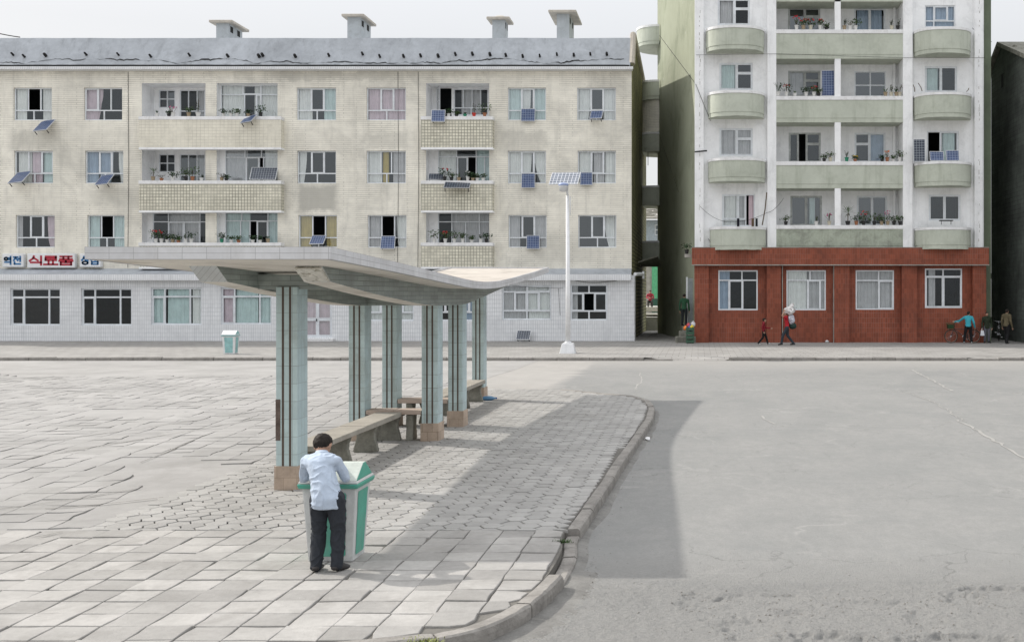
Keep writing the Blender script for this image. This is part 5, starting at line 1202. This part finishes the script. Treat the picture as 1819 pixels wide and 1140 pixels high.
row('on top tower loggia, left half', Yt, 53, [(1415,.60,'stalk','white','red'),(1427,.45,'bush','tan','red'),(1440,.45,'bush','cream','red'),(1457,.45,'bush','white','red'),(1468,.25,'bush','black',None)], g2)
row('on top tower loggia, right half', Yt, 53.5, [(1500,.50,'stalk','tan',None),(1510,.42,'twig','white',None),(1520,.45,'bush','white',None),(1584,.48,'stalk','cream',None),(1595,.48,'stalk','black',None)], g2)
row('on second tower loggia, left half', Yt, 171, [(1382,.80,'spiky','white',None),(1397,.52,'bush','white','red'),(1412,.30,'spiky','white',None),(1432,.40,'bush','white',None),(1446,.42,'bush','white','red'),(1454,.30,'bush','black',None)], g2)
row('on second tower loggia, right half', Yt, 171.5, [(1573,.48,'spiky','tan',None),(1583,.52,'stalk','cream',None),(1592,.50,'spiky','tan',None),(1598,.50,'twig','cream',None)], g2)
row('on third tower loggia, left half', Yt, 287, [(1464,.30,'bush','black',None),(1475,.42,'bush','cream',None)], g2)
row('on third tower loggia, right half', Yt, 287, [(1504,.50,'stalk','green',None),(1519,.25,'bush','terracotta','yellow'),(1567,.25,'bush','black',None),(1576,.48,'stalk','terracotta','orange'),(1587,.25,'bush','white',None),(1598,.45,'bush','white',None)], g2)
row('on lowest tower loggia, left half', Yt, 400, [(1396,.40,'bush','black',None),(1450,.40,'stalk','white',None),(1473,.52,'twig','cream','pink')], g2)
row('on lowest tower loggia, right half', Yt, 400, [(1506,.88,'palm','black',None),(1521,.42,'bush','terracotta',None),(1534,.62,'bush','black','red'),(1553,.50,'bush','black',None),(1566,.40,'bush','tan',None),(1577,.62,'stalk','tan','pink'),(1588,.40,'bush','black',None),(1599,.38,'bush','black',None)], g2)
q = PL(YT-.05); plant((q.x(1220), YT-.05, q.z(451)+.003), .5, 'bush', 'black', 'dark bushy plant on the concrete shelf beside the red cornice', 'plants by the green wall', None, .12)
# laundry and poles on the lowest left balcony
for px, c, nm, w_ in ((1309,(.02,.02,.03),'black',4.5),(1335,(.16,.11,.07),'brown',4.5),(1342,(.02,.025,.03),'dark',4)):
    q = PL(YT-1.05); mb = MB(); x = q.x(px); n = 8; vs = []
    for j in range(5):
        for i in range(n+1): vs.append((x+w_/q.s*(i/n), YT-1.05+.03*math.sin(i*1.9+j*.4), q.z(388+random.uniform(-.3,.3)+j*3.6)))
    mb.add(vs, [(j*(n+1)+i, j*(n+1)+i+1, (j+1)*(n+1)+i+1, (j+1)*(n+1)+i) for j in range(4) for i in range(n)])
    tag(mb.build('laundry', flat('cloth_'+nm, c, .9), smooth=True, fixn=False), nm+' garment hanging on the line over the lowest left curved balcony', 'laundry', 'washing on the lowest left balcony')
for (a, b, lab) in (((1354,400),(1362,342),'crooked wooden pole leaning beside the lowest left balcony'), ((1625,163),(1622,151),'left one of the short sticks standing on the second right balcony'), ((1638,162),(1631,148),'longest pale stick standing on the second right balcony'), ((1717,163),(1721,157),'short stick at the right end of the second right balcony')):
    mb = MB(); p0, p1 = cp(*a, YT-.75), cp(*b, YT-.6); mid_ = Vector(p0).lerp(Vector(p1), .5)+Vector((.03,0,0)); mb.tube([p0, mid_, p1], .028 if a[0] == 1354 else .02, 6); tag(mb.build('pole', M['stem']), lab, 'pole')
mb = MB(); z_ = PL(YT-.8).z(392.5); xa, xb = PL(YT-.8).x(1670), PL(YT-.8).x(1693); mb.box(xa, xb, YT-.85, YT-.55, z_, z_+.04); mb.tube([(xa+.08,YT-.7,z_-.17),(xa+.08,YT-.7,z_)], .015, 5); mb.tube([(xb-.08,YT-.7,z_-.17),(xb-.08,YT-.7,z_)], .015, 5); tag(mb.build('small_rack', M['dark']), 'small dark iron rack on the rim of the lowest right balcony', 'rack')
# litter
for px, py, lab, c, s_ in ((1151,770,'crumpled white paper on the asphalt near the island kerb',(.75,.75,.75),.05),(1469,608,'crumpled white plastic bag on the pavement behind the walking woman',(.7,.7,.7),.09),(1283,600,'small white and black bundle at the foot of the first red wall panel',(.55,.55,.56),.16),(1324,606,'pale brown scrap lying at the foot of the red wall',(.4,.3,.25),.07)):
    x, y = gp(px, py); mb = MB(); bm = bmesh.new(); bmesh.ops.create_icosphere(bm, subdivisions=2, radius=s_)
    z0 = -.116 if py > 700 else .0
    mb.add([(v.co.x*(1+.5*noise.noise(v.co*30))+x, v.co.y*(1+.5*noise.noise(v.co*23))+y, max(z0, (v.co.z*(.9+.5*noise.noise(v.co*27)))*(1.3 if s_ > .1 else .7)+z0+s_*.6)) for v in bm.verts], [tuple(v.index for v in f.verts) for f in bm.faces]); bm.free()
    tag(mb.build('litter', flat('litter_'+str(px), c, .8)), lab, 'litter')
x, y = gp(870, 711)
bo = empty('plastic_bottle', (x, y, .03), 'crushed blue plastic bottle lying beside the last shelter column', 'bottle', rz=R(8))
mb = MB(); Mx = Matrix.Translation((-.15,0,.02)) @ Matrix.Rotation(R(90), 4, 'Y'); mb.lathe([(.045,0),(.05,.02),(.05,.18),(.03,.24),(.018,.26),(.018,.285)], (0,0,0), 10, M=Mx); mb.build('body', flat('blue_plastic', (.12,.28,.48), .25, spec=.6), bo, world=False, smooth=True)
mb = MB(); mb.lathe([(.021,.284),(.021,.31)], (0,0,0), 10, M=Mx); mb.build('cap', flat('blue_cap', (.03,.1,.35), .4), bo, world=False)
# weeds in the kerb joints
def weed(px, py, n, s_, lab):
    x, y = gp(px, py); mb = MB(); rs = random.Random(px)
    for k in range(n):
        a = rs.uniform(0, 6.28); p = Vector((x+rs.gauss(0,s_), y+rs.gauss(0,s_*.4), -.012)); d = Vector((math.cos(a), math.sin(a), rs.uniform(.4,1.6))).normalized(); L = rs.uniform(.02,.05); s2 = d.cross(Vector((0,0,1))).normalized()*.005
        mb.add([p-s2, p+s2, p+d*L+s2*.4, p+d*L-s2*.4], [(0,1,2,3)])
    tag(mb.build('weed', M['leafy'] if px < 800 else M['leafm'], fixn=False), lab, 'weeds', 'weeds in the paving joints')
weed(745, 1138, 150, .07, 'tuft of yellow green weeds at the bottom edge in the kerb joint'); weed(1000, 961, 90, .035, 'tiny green weed in the corner of the last square slab by the broken kerb')
# ------------------------------------------------------------------ bicycles
M['chrome'] = flat('chrome', (.65,.66,.68), .25, .9); M['tyre'] = flat('tyre_rubber', (.045,.04,.035), .8); M['rimb'] = flat('brownish_rim', (.30,.25,.20), .4, .5); M['bframe'] = flat('dark_bicycle_frame', (.05,.05,.055), .4); M['fender'] = flat('white_mudguard', (.72,.73,.74), .4)
def bicycle(loc, rz, label, frame='bframe', basket=True):
    r = empty('bicycle', loc, label, 'bicycle', 'bicycles outside the tower', rz); WR = .33
    def circ(cx, rr, a0, a1, n=28): return [(cx+rr*math.cos(a0+(a1-a0)*k/n), 0, WR+rr*math.sin(a0+(a1-a0)*k/n)) for k in range(n+1)]
    for cx in (-.55, .55):
        mb = MB(); mb.tube(circ(cx, WR-.02, 0, 2*math.pi), .020, 6, cap=False); wl = mb.build('wheel', M['tyre'], r, world=False, smooth=True)
        mb = MB(); mb.tube(circ(cx, WR-.045, 0, 2*math.pi), .009, 5, cap=False)
        mb.build('rim', M['rimb'], wl, world=False)
        mb = MB()
        for k in range(14): a = k*math.pi/7; mb.tube([(cx,.0,WR),(cx+(WR-.05)*math.cos(a),0,WR+(WR-.05)*math.sin(a))], .0025, 4)
        mb.tube([(cx,-.05,WR),(cx,.05,WR)], .022, 8); mb.build('spokes', M['chrome'], wl, world=False)
    a0 = (20, 150) if True else None
    for cx, s0, s1 in ((-.55, 35, 115), (.55, 10, 130)):
        mb = MB(); P_ = circ(cx, WR+.03, R(s0), R(s1), 12); vs = []
        for p in P_: vs += [(p[0],-.03,p[2]),(p[0],.03,p[2])]
        mb.add(vs, [(2*k,2*k+2,2*k+3,2*k+1) for k in range(12)]); mb.build('mudguard', M['fender'], r, world=False, fixn=False)
    mb = MB(); bb = (.08,0,.30); st_ = (.22,0,.78); hd = (-.38,0,.82); hl_ = (-.41,0,.68)
    for p, q_ in ((bb, st_), (bb, hl_), (st_, (.55,0,WR)), (bb, (.55,0,WR)), ((.20,0,.66), hl_), (hd, hl_), (hl_, (-.55,0,WR))): mb.tube([p, q_], .016, 7)
    mb.tube([hd, (-.36,0,.97)], .012, 6); mb.build('frame', M[frame], r, world=False, smooth=True)
    mb = MB(); mb.tube([(-.20,.27,1.0),(-.32,.24,1.02),(-.38,.1,.98),(-.38,-.1,.98),(-.32,-.24,1.02),(-.20,-.27,1.0)], .012, 6); mb.build('handlebar', M['chrome'], r, world=False, smooth=True)
    mb = MB(); mb.tube([(.10,0,.85),(.22,0,.855),(.34,0,.86)], [.03,.06,.085], 10); mb.tube([(.22,0,.74),(.22,0,.85)], .014, 6); mb.build('saddle', M['tyre'], r, world=False, smooth=True)
    mb = MB(); mb.tube([(.08,-.10,.30),(.08,.10,.30)], .015, 6); mb.tube([(.08,-.10,.30),(.20,-.10,.18)], .01, 5); mb.box(.16,.24,-.19,-.10,.165,.19); mb.tube([(.08,.10,.30),(-.04,.10,.42)], .01, 5); mb.box(-.08,0,.10,.19,.41,.435)
    mb.tube([(.08+.085*math.cos(k*.5236), -.055, .30+.085*math.sin(k*.5236)) for k in range(13)], .008, 4, cap=False); mb.build('crank', M['chrome'], r, world=False)
    mb = MB(); mb.box(.38,.78,-.07,.07,.70,.715); mb.tube([(.70,-.06,.70),(.55,-.05,WR)], .006, 4); mb.tube([(.70,.06,.70),(.55,.05,WR)], .006, 4); mb.build('carrier', M[frame], r, world=False)
    if basket:
        mb = MB()
        for k in range(5):
            z = .70+.065*k; s_ = .13+.01*k; mb.tube([(-.58-s_,-s_,z),(-.58+s_,-s_,z),(-.58+s_,s_,z),(-.58-s_,s_,z),(-.58-s_,-s_,z)], .006, 4)
        for u in (-1,-.5,0,.5,1):
            for v in (-1, 1):
                mb.tube([(-.58+u*.13, v*.13, .70), (-.58+u*.17, v*.17, .96)], .005, 4); mb.tube([(-.58+v*.13, u*.13, .70), (-.58+v*.17, u*.17, .96)], .005, 4)
        mb.box(-.70,-.46,-.12,.12,.70,.88); mb.build('basket', M['leafd'], r, world=False)
    return r
q = PL(51.95)
bicycle((q.x(1709.5), 51.95, 0), R(0), 'dark bicycle with white mudguards and a green front basket held by the woman in turquoise')
bicycle((15.35, 54.6, 0), R(75), 'pale framed bicycle parked in the dark passage behind the man in olive', frame='chrome', basket=False)
# ------------------------------------------------------------------ people
def ico(sub=2):
    bm = bmesh.new(); bmesh.ops.create_icosphere(bm, subdivisions=sub, radius=1); v = [x.co.copy() for x in bm.verts]; bm.free(); return v
ICO = ico()
class Blob:
    def __init__(s): s.bm = bmesh.new()
    def hull(s, balls):
        """balls: (centre, radius or (rx,ry,rz)[, 3x3 basis])"""
        vs = []
        for b in balls:
            c = Vector(b[0]); r = b[1]; r = (r, r, r) if not isinstance(r, (tuple, list)) else r; B = b[2] if len(b) > 2 else None
            for p in ICO:
                q_ = Vector((p.x*r[0], p.y*r[1], p.z*r[2])); q_ = B @ q_ if B else q_; vs.append(s.bm.verts.new(q_+c))
        res = bmesh.ops.convex_hull(s.bm, input=vs, use_existing_faces=False)
        junk = [g for g in res['geom_interior'] if isinstance(g, bmesh.types.BMVert)]; bmesh.ops.delete(s.bm, geom=junk, context='VERTS'); return s
    def chain(s, pts, rs):
        for i in range(len(pts)-1): s.hull([(pts[i], rs[i]), (pts[i+1], rs[i+1])])
        return s
    def build(s, name, mat_, parent, voxel=.02, smooth_n=3, wrinkle=0, wsc=12):
        me = bpy.data.meshes.new(name+'_t'); s.bm.normal_update(); s.bm.to_mesh(me); s.bm.free()
        o = bpy.data.objects.new(name+'_t', me); col.objects.link(o)
        m = o.modifiers.new('r', 'REMESH'); m.mode = 'VOXEL'; m.voxel_size = voxel; m.use_smooth_shade = True
        m = o.modifiers.new('s', 'SMOOTH'); m.iterations = smooth_n; m.factor = .5
        dg = bpy.context.evaluated_depsgraph_get(); me2 = bpy.data.meshes.new_from_object(o.evaluated_get(dg)); bpy.data.objects.remove(o); bpy.data.meshes.remove(me)
        me2.name = name; me2.materials.clear(); me2.materials.append(mat_)
        if wrinkle:
            for v in me2.vertices:
                c = v.co; w_ = noise.noise(Vector((c.x*wsc, c.y*wsc, c.z*wsc*.55+2*noise.noise(c*6))))
                w_ = (1-abs(w_)*2.2)**3 if abs(w_) < .45 else 0
                v.co = c+v.normal*wrinkle*(w_-.25)
        for p in me2.polygons: p.use_smooth = True
        ob = bpy.data.objects.new(name, me2); col.objects.link(ob); ob.parent = parent; return ob
def basis(f, u):
    f = Vector(f).normalized(); u = Vector(u); r = f.cross(u).normalized(); u = r.cross(f).normalized()
    return Matrix((r, f, u)).transposed()      # columns: right, forward, up
def head_on(b, c, B, h):
    """skull, jaw, nose, ears, lips on blob b; h = head height"""
    c = Vector(c); P_ = lambda x, y, z: c+B @ Vector((x*h, y*h, z*h))
    b.hull([(P_(0,-.06,.10), (.33*h,.40*h,.38*h), B), (P_(0,.12,-.02), (.28*h,.26*h,.30*h), B)])
    b.hull([(P_(0,.05,-.10), (.27*h,.26*h,.2*h), B), (P_(0,.17,-.36), (.13*h,.11*h,.10*h), B)])
    b.hull([(P_(0,.36,.06), .035*h), (P_(0,.45,-.10), .045*h), (P_(.04,.38,-.12), .04*h), (P_(-.04,.38,-.12), .04*h)])
    b.hull([(P_(-.09,.325,-.23), .035*h), (P_(.09,.325,-.23), .035*h), (P_(0,.36,-.225), .04*h)])
    for s in (-1, 1):
        b.hull([(P_(.35*s,-.02,.06), (.03*h,.06*h,.10*h), B), (P_(.33*s,.0,-.08), (.03*h,.045*h,.05*h), B)])
        b.hull([(P_(.08*s,.335,.07), .03*h), (P_(.20*s,.29,.07), .03*h)])
    return P_
def hand_on(b, wrist, d, nrm_, s=.1, curl=.5, side=1):
    """palm, four unequal bent fingers and a thumb; d = pointing direction, nrm_ = back of the hand"""
    d = Vector(d).normalized(); n = Vector(nrm_); n = (n-d*n.dot(d)).normalized(); r = d.cross(n)*side; w_ = Vector(wrist)
    k = w_+d*s*.55
    b.hull([(w_, s*.15), (k+r*s*.20, s*.11), (k-r*s*.20, s*.11)])
    for i, (o, L) in enumerate(((.24,.36),(.08,.44),(-.08,.40),(-.23,.30))):
        a = k+r*s*o; p1 = a+(d*math.cos(curl*.6)-n*math.sin(curl*.6))*s*L*.5; p2 = p1+(d*math.cos(curl*1.6)-n*math.sin(curl*1.6))*s*L*.35; p3 = p2+(d*math.cos(curl*2.4)-n*math.sin(curl*2.4))*s*L*.25
        b.chain([a, p1, p2, p3], [s*.085, s*.078, s*.07, s*.06])
    t0 = w_+r*s*.14+d*s*.10; t1 = t0+(r*.8+d*.6-n*.2).normalized()*s*.26; t2 = t1+(r*.2+d*.9-n*.35).normalized()*s*.22
    b.chain([t0, t1, t2], [s*.10, s*.09, s*.07])
def person(loc, rz, Ht, J, label, col_top, col_bot, col_shoe=(.03,.03,.03), hair='short', look=(0,1,0), up=(0,0,1), vox=.011, sleeve=1.0, topr=1.0, hem=None, child=0, extras=None, coat=0, group=None, wr=.004, legr=1.0, topd=1.0):
    r = empty('person', loc, label, 'person', group, rz)
    D = dict(head=(0,.01,.93), neck=(0,0,.86), chest=(0,0,.74), waist=(0,0,.60), hip=(0,0,.53), ls=(-.115,0,.815), rs=(.115,0,.815), le=(-.15,-.01,.64), re=(.15,-.01,.64), lw=(-.155,.03,.485), rw=(.155,.03,.485),
             lh=(-.055,0,.52), rh=(.055,0,.52), lk=(-.06,.01,.28), rk=(.06,.01,.28), la=(-.065,-.02,.05), ra=(.065,-.02,.05), lf=(-.075,.08,.02), rf=(.075,.08,.02), lhd=(0,.2,-1), rhd=(0,.2,-1))
    D.update(J); V = {k: Vector(v)*(Ht if k not in ('lhd','rhd') else 1) for k, v in D.items()}
    hh = Ht*(.135 if not child else .165); B = basis(look, up)
    b = Blob(); P_ = head_on(b, V['head'], B, hh)
    b.chain([V['neck']-Vector((0,0,.03*Ht)), V['head']-B @ Vector((0,.05*hh,.28*hh))], [.033*Ht, .031*Ht])
    b.hull([(V['chest'], (.070*Ht,.045*Ht,.05*Ht)), (V['neck']-Vector((0,0,.045*Ht)), .028*Ht), (V['ls'], .018*Ht), (V['rs'], .018*Ht)])
    b.hull([(V['chest'], (.075*Ht,.05*Ht,.05*Ht)), (V['waist'], (.065*Ht,.045*Ht,.04*Ht))]); b.hull([(V['waist'], (.065*Ht,.045*Ht,.04*Ht)), (V['hip'], (.075*Ht,.05*Ht,.04*Ht))])
    for s in 'lr':
        b.chain([V[s+'s'], V[s+'e'], V[s+'w']], [.027*Ht, .021*Ht, .015*Ht]); b.chain([V[s+'h'], V[s+'k'], V[s+'a']], [.045*Ht, .030*Ht, .020*Ht])
        b.chain([V[s+'a'], V[s+'f']], [.020*Ht, .016*Ht]); dd_ = V[s+'w']-V[s+'e']
        hand_on(b, V[s+'w'], V[s+'hd'] if s+'hd' in J else dd_, Vector((-1 if s == 'l' else 1, .2, .1)), Ht*.095, .45, -1 if s == 'l' else 1)
    b.build('body', M['skin'], r, vox, 1)
    # eyes
    for s in (-1, 1):
        e = MB(); c = P_(.13*s,.315,.02); bm = bmesh.new(); bmesh.ops.create_icosphere(bm, subdivisions=1, radius=.035*hh); e.add([v.co+c for v in bm.verts], [tuple(v.index for v in f.verts) for f in bm.faces]); bm.free(); e.build('eye', M['hair'], r, world=False, smooth=True)
    # hair
    b = Blob(); b.hull([(P_(0,-.09,.17), (.375*hh,.41*hh,.36*hh), B), (P_(0,-.20,-.02), (.33*hh,.26*hh,.22*hh), B)])
    b.hull([(P_(0,-.24,.05), (.30*hh,.20*hh,.26*hh), B), (P_(0,-.27,-.12), (.20*hh,.10*hh,.10*hh), B)])
    b.hull([(P_(0,.10,.33), (.31*hh,.22*hh,.17*hh), B), (P_(0,-.1,.28), (.34*hh,.3*hh,.24*hh), B)])
    if hair == 'tied': b.hull([(P_(0,-.42,.0), .13*hh), (P_(0,-.55,-.15), .10*hh)]); b.hull([(P_(0,-.55,-.15), .10*hh), (P_(0,-.58,-.35), .06*hh)])
    b.build('hair', M['hair'], r, max(vox, hh*.045), 2, hh*.03, 95/hh*.15)
    # top
    cm = flat('cloth_%d_%d_%d' % tuple(int(c*255) for c in col_top), col_top, .9, var=.12, sc=5, bump=.3)
    tr = topr; hp = Vector((0,0,0)) if hem is None else Vector((0,0,(hem-.50)*Ht))
    b = Blob(); b.hull([(V['chest'], (.085*Ht*tr,.060*Ht*tr*topd,.06*Ht)), (V['neck']-Vector((0,.006*Ht,.026*Ht)), .046*Ht), (V['ls'], .034*Ht*tr), (V['rs'], .034*Ht*tr)])
    b.hull([(V['chest'], (.085*Ht*tr,.062*Ht*tr*topd,.04*Ht)), (V['waist'], (.082*Ht*tr,.060*Ht*tr*topd,.03*Ht))]); b.hull([(V['waist'], (.082*Ht*tr,.060*Ht*tr*topd,.03*Ht)), (V['hip'], (.098*Ht*tr,.070*Ht*tr*topd,.02*Ht))]); b.hull([(V['hip'], (.098*Ht*tr,.070*Ht*tr*topd,.02*Ht)), (V['hip']+hp, (.096*Ht*tr,.070*Ht*tr*topd,.012*Ht))])
    for s in 'lr':
        w2 = V[s+'e'].lerp(V[s+'w'], sleeve) if sleeve > 0 else V[s+'e']; e2 = V[s+'e'] if sleeve > 0 else V[s+'s'].lerp(V[s+'e'], 1+sleeve)
        b.chain([V[s+'s'], e2]+([w2] if sleeve > 0 else []), [.036*Ht*tr, .031*Ht*tr]+([.026*Ht] if sleeve > 0 else []))
    top = b.build('top', cm, r, vox, 2, wr*Ht, 12/Ht)
    b = Blob(); b.hull([(V['neck']-Vector((0,0,.024*Ht)), (.050*Ht,.050*Ht,.016*Ht)), (V['neck']+Vector((0,.006*Ht,.012*Ht)), (.041*Ht,.041*Ht,.010*Ht))]); b.build('collar', cm, top, vox, 1)
    # trousers
    cm2 = flat('trousers_%d_%d_%d' % tuple(int(c*255) for c in col_bot), col_bot, .9, var=.15, sc=5, bump=.3)
    b = Blob(); b.hull([(V['hip']+Vector((0,0,.04*Ht)), (.075*Ht,.052*Ht,.02*Ht)), (V['lh'], .054*Ht), (V['rh'], .054*Ht)])
    for s in 'lr': b.chain([V[s+'h'], V[s+'k'], V[s+'a']+Vector((0,0,-.005*Ht))], [.056*Ht*legr, .043*Ht*legr, .036*Ht*legr])
    b.build('trousers', cm2, r, vox, 2, wr*Ht, 14/Ht)
    sm = flat('shoe_%d' % int(col_shoe[0]*255), col_shoe, .5)
    for s in 'lr':
        a, f = V[s+'a'], V[s+'f']; d = (f-a); d.z = 0; d.normalize(); sd = Vector((d.y, -d.x, 0))
        z0 = min(a.z-.028*Ht, f.z-.012*Ht); b = Blob()
        heel = a-d*.022*Ht; b.hull([(Vector((heel.x,heel.y,a.z-.018*Ht)), (.026*Ht,.026*Ht,.020*Ht)), (Vector((a.x,a.y,a.z)), .024*Ht), (f+d*.012*Ht, (.026*Ht,.026*Ht,.016*Ht)), (f+sd*.006*Ht, (.026*Ht,.026*Ht,.016*Ht))])
        b.build('shoe', sm, r, min(vox, .009), 1)
    return r, V
def fr(Ht, d): return {k: tuple(c/Ht for c in v) if not k.endswith('hd') else v for k, v in d.items()}
HB = 1.30
boyJ = fr(HB, dict(lf=(-.105,.09,.02), rf=(.125,.07,.02), la=(-.09,-.03,.065), ra=(.085,-.02,.065), lk=(-.085,.02,.34), rk=(.085,.015,.34), lh=(-.07,-.03,.62), rh=(.075,-.03,.62), hip=(.0,-.03,.64), waist=(-.03,.0,.76), chest=(-.10,.09,.905),
    neck=(-.118,.17,.985), head=(-.138,.262,1.03), ls=(-.235,.12,.925), rs=(.035,.12,.925), le=(-.265,.17,.765), re=(.095,.17,.765), lw=(-.195,.37,.80), rw=(.015,.37,.80), lhd=(.6,.75,0), rhd=(-.7,.6,0)))
person((-3.172, 9.17, .006), 0, HB, boyJ, 'boy in light blue shirt and dark trousers, seen from behind, leaning on the near bin', (.44,.51,.61), (.030,.034,.042), (.035,.032,.032), look=(.12,.70,-.70), up=(0,.70,.70), vox=.0075, child=1, topr=1.03, topd=1.42, hem=.435, wr=.008, legr=1.12)
# child in red
H1 = 1.24
person((3.08, 50.2, 0), R(-90), H1, dict(lf=(-.06,.24,.03), la=(-.05,.16,.055), lk=(-.05,.10,.28), rf=(.05,-.14,.02), ra=(.05,-.21,.055), rk=(.05,-.03,.28), le=(-.13,.07,.64), lw=(-.11,.26,.62), re=(.13,-.07,.64), rw=(.12,.0,.50), hip=(0,0,.52), head=(0,.03,.92)),
       'child in a dark red top and black trousers walking right along the red wall', (.22,.015,.025), (.012,.012,.012), (.5,.5,.5), child=1, vox=.013, group=None, wr=.003)
H2 = 1.58
bx, by = 4.14, 49.75
person((bx, by, 0), R(90), H2, dict(lf=(-.06,.24,.02), la=(-.05,.17,.05), lk=(-.05,.13,.28), rf=(.06,-.12,.02), ra=(.06,-.20,.05), rk=(.06,-.02,.28), chest=(0,.02,.74), ls=(-.11,.03,.81), rs=(.11,.03,.81), le=(-.19,.16,.87), lw=(-.13,.10,1.0), lhd=(.5,-.5,.4), re=(.17,.12,.80), rw=(.12,.06,.98), rhd=(-.5,-.3,.5), head=(0,.04,.92), neck=(0,.02,.855)),
       'woman in red top walking left with a white bundle on her head', (.42,.02,.03), (.035,.045,.055), (.015,.015,.015), hair='tied', vox=.014, sleeve=-.5, wr=.003)
def lump(c, r3, name, mat_, label, cat, amp=.25, sc=5, group=None, knot=None):
    b = Blob(); b.hull([((0,0,0), r3)]); 
    if knot: b.hull([((0,0,r3[2]*.8), .06), (knot, .09)])
    o = b.build(name, mat_, None, .02, 2); 
    for v in o.data.vertices: v.co += v.normal*amp*min(r3)*noise.noise(v.co*sc)*1.5
    o.location = c; tag(o, label, cat, group); return o
lump((bx+.12, by-.02, 1.60), (.27,.22,.18), 'bundle', flat('white_cloth_bundle', (.72,.70,.69), .9), 'large white cloth bundle carried on the head of the walking woman', 'bundle', .35, 7, knot=(.12,0,.26))
lump((bx+.20, by, 1.20), (.17,.17,.23), 'backpack', paint('patterned_cloth', (.60,.60,.66), .9, .5, 14, (.15,.15,.25), .8, 0, .1), 'pale patterned pack on the back of the woman in red', 'backpack', .2, 7)
lump((bx+.26, by+.02, .90), (.19,.12,.17), 'shoulder_bag', flat('dark_green_bag', (.012,.035,.028), .6), 'round dark green bag hanging at the hip of the woman in red', 'bag', .1, 6)
# turquoise woman
H3 = 1.54; tx, ty = (1720-PX)*51.5/F, 51.5
person((tx, ty, 0), R(-12), H3, dict(lf=(-.13,.03,.02), la=(-.13,-.05,.05), lk=(-.10,.0,.28), rf=(.10,.05,.02), ra=(.10,-.04,.05), rk=(.08,.0,.28), le=(-.26,.09,.70), lw=(-.40,.20,.665), lhd=(-.9,.4,.1), re=(.17,-.02,.64), rw=(.20,.06,.50), head=(.012,.02,.93)),
       'woman in a bright turquoise jacket and black trousers holding the bicycle', (.05,.36,.44), (.008,.008,.009), (.5,.5,.5), hair='tied', look=(.6,.8,0), vox=.013, topr=1.1, hem=.50, wr=.004, legr=1.12)
H4 = 1.50; px_, py_ = (1753-PX)*51.95/F, 51.95
person((px_, py_, 0), R(180), H4, dict(lf=(-.09,.07,.02), rf=(.09,.07,.02), lw=(-.15,.05,.49), rw=(.17,.06,.47)),
       'person in a dark green coat and grey trousers facing the street beside the bicycle', (.025,.035,.02), (.12,.12,.14), (.015,.015,.015), vox=.013, topr=1.15, hem=.44, wr=.004, legr=1.1)
mb = MB(); x0 = px_-.25; 
mb.tube([(x0-.06,py_-.12,.60),(x0-.02,py_-.12,.72),(x0+.04,py_-.12,.60)], .012, 5); mb.add([(x0-.10,py_-.16,.36),(x0+.10,py_-.16,.36),(x0+.10,py_-.08,.36),(x0-.10,py_-.08,.36),(x0-.07,py_-.15,.61),(x0+.06,py_-.15,.61),(x0+.06,py_-.09,.61),(x0-.07,py_-.09,.61)], [(0,3,2,1),(4,5,6,7),(0,1,5,4),(1,2,6,5),(2,3,7,6),(3,0,4,7)])
tag(mb.build('carrier_bag', flat('white_plastic_bag', (.72,.74,.78), .4), bevel=.02), 'white carrier bag held by the person in the dark green coat', 'bag')
H5 = 1.66; mx_, my_ = (1788-PX)*51.3/F, 51.3
person((mx_, my_, 0), R(-50), H5, dict(lf=(-.07,.16,.02), la=(-.06,.08,.05), lk=(-.055,.06,.28), rf=(.06,-.02,.02), ra=(.06,-.10,.05), rk=(.055,-.01,.28), rw=(.15,.07,.47), re=(.15,-.02,.64), chest=(0,.015,.74), head=(0,.03,.925)),
       'man in an olive brown jacket and black trousers walking past the dark passage', (.12,.10,.06), (.010,.010,.011), (.012,.012,.012), vox=.013, topr=1.1, hem=.47, wr=.004, legr=1.1)
H6 = 1.60; dx_, dy_ = (1215.5-PX)*53.15/F, 53.15
person((dx_, dy_, .785), R(-20), H6, dict(lf=(-.07,.10,.02), rf=(.07,.06,.02)),
       'man in green shirt standing on the door steps by the green wall', (.02,.07,.035), (.015,.018,.02), (.01,.01,.01), vox=.014, hem=.49, wr=.003)
H7 = 1.55; sx_, sy_ = (1155-PX)*73.6/F, 73.6
person((sx_, sy_, 1.30), R(180), H7, dict(head=(0,.02,.78), neck=(0,0,.71), chest=(0,0,.60), waist=(0,0,.46), hip=(0,0,.38), ls=(-.115,0,.67), rs=(.115,0,.67), lh=(-.06,0,.37), rh=(.06,0,.37), lk=(-.08,.24,.37), rk=(.08,.24,.37), la=(-.08,.26,.15), ra=(.08,.26,.15), lf=(-.08,.34,.135), rf=(.08,.34,.135), le=(-.16,.06,.52), re=(.16,.06,.52), lw=(-.05,.18,.52), rw=(.05,.18,.52)),
       'person in red top sitting on the terrace at the back of the alley', (.40,.05,.08), (.05,.045,.045), (.02,.02,.02), vox=.016, wr=.003)
mb = MB(); mb.box(sx_-.2, sx_+.2, sy_-.15, sy_+.2, 1.75, 1.80); 
for a in (-.18,.13):
    for b in (-.13,.13): mb.box(sx_+a, sx_+a+.05, sy_+b, sy_+b+.05, 1.46, 1.75)
tag(mb.build('stool', M['stem']), 'low wooden stool under the person sitting at the back of the alley', 'stool')
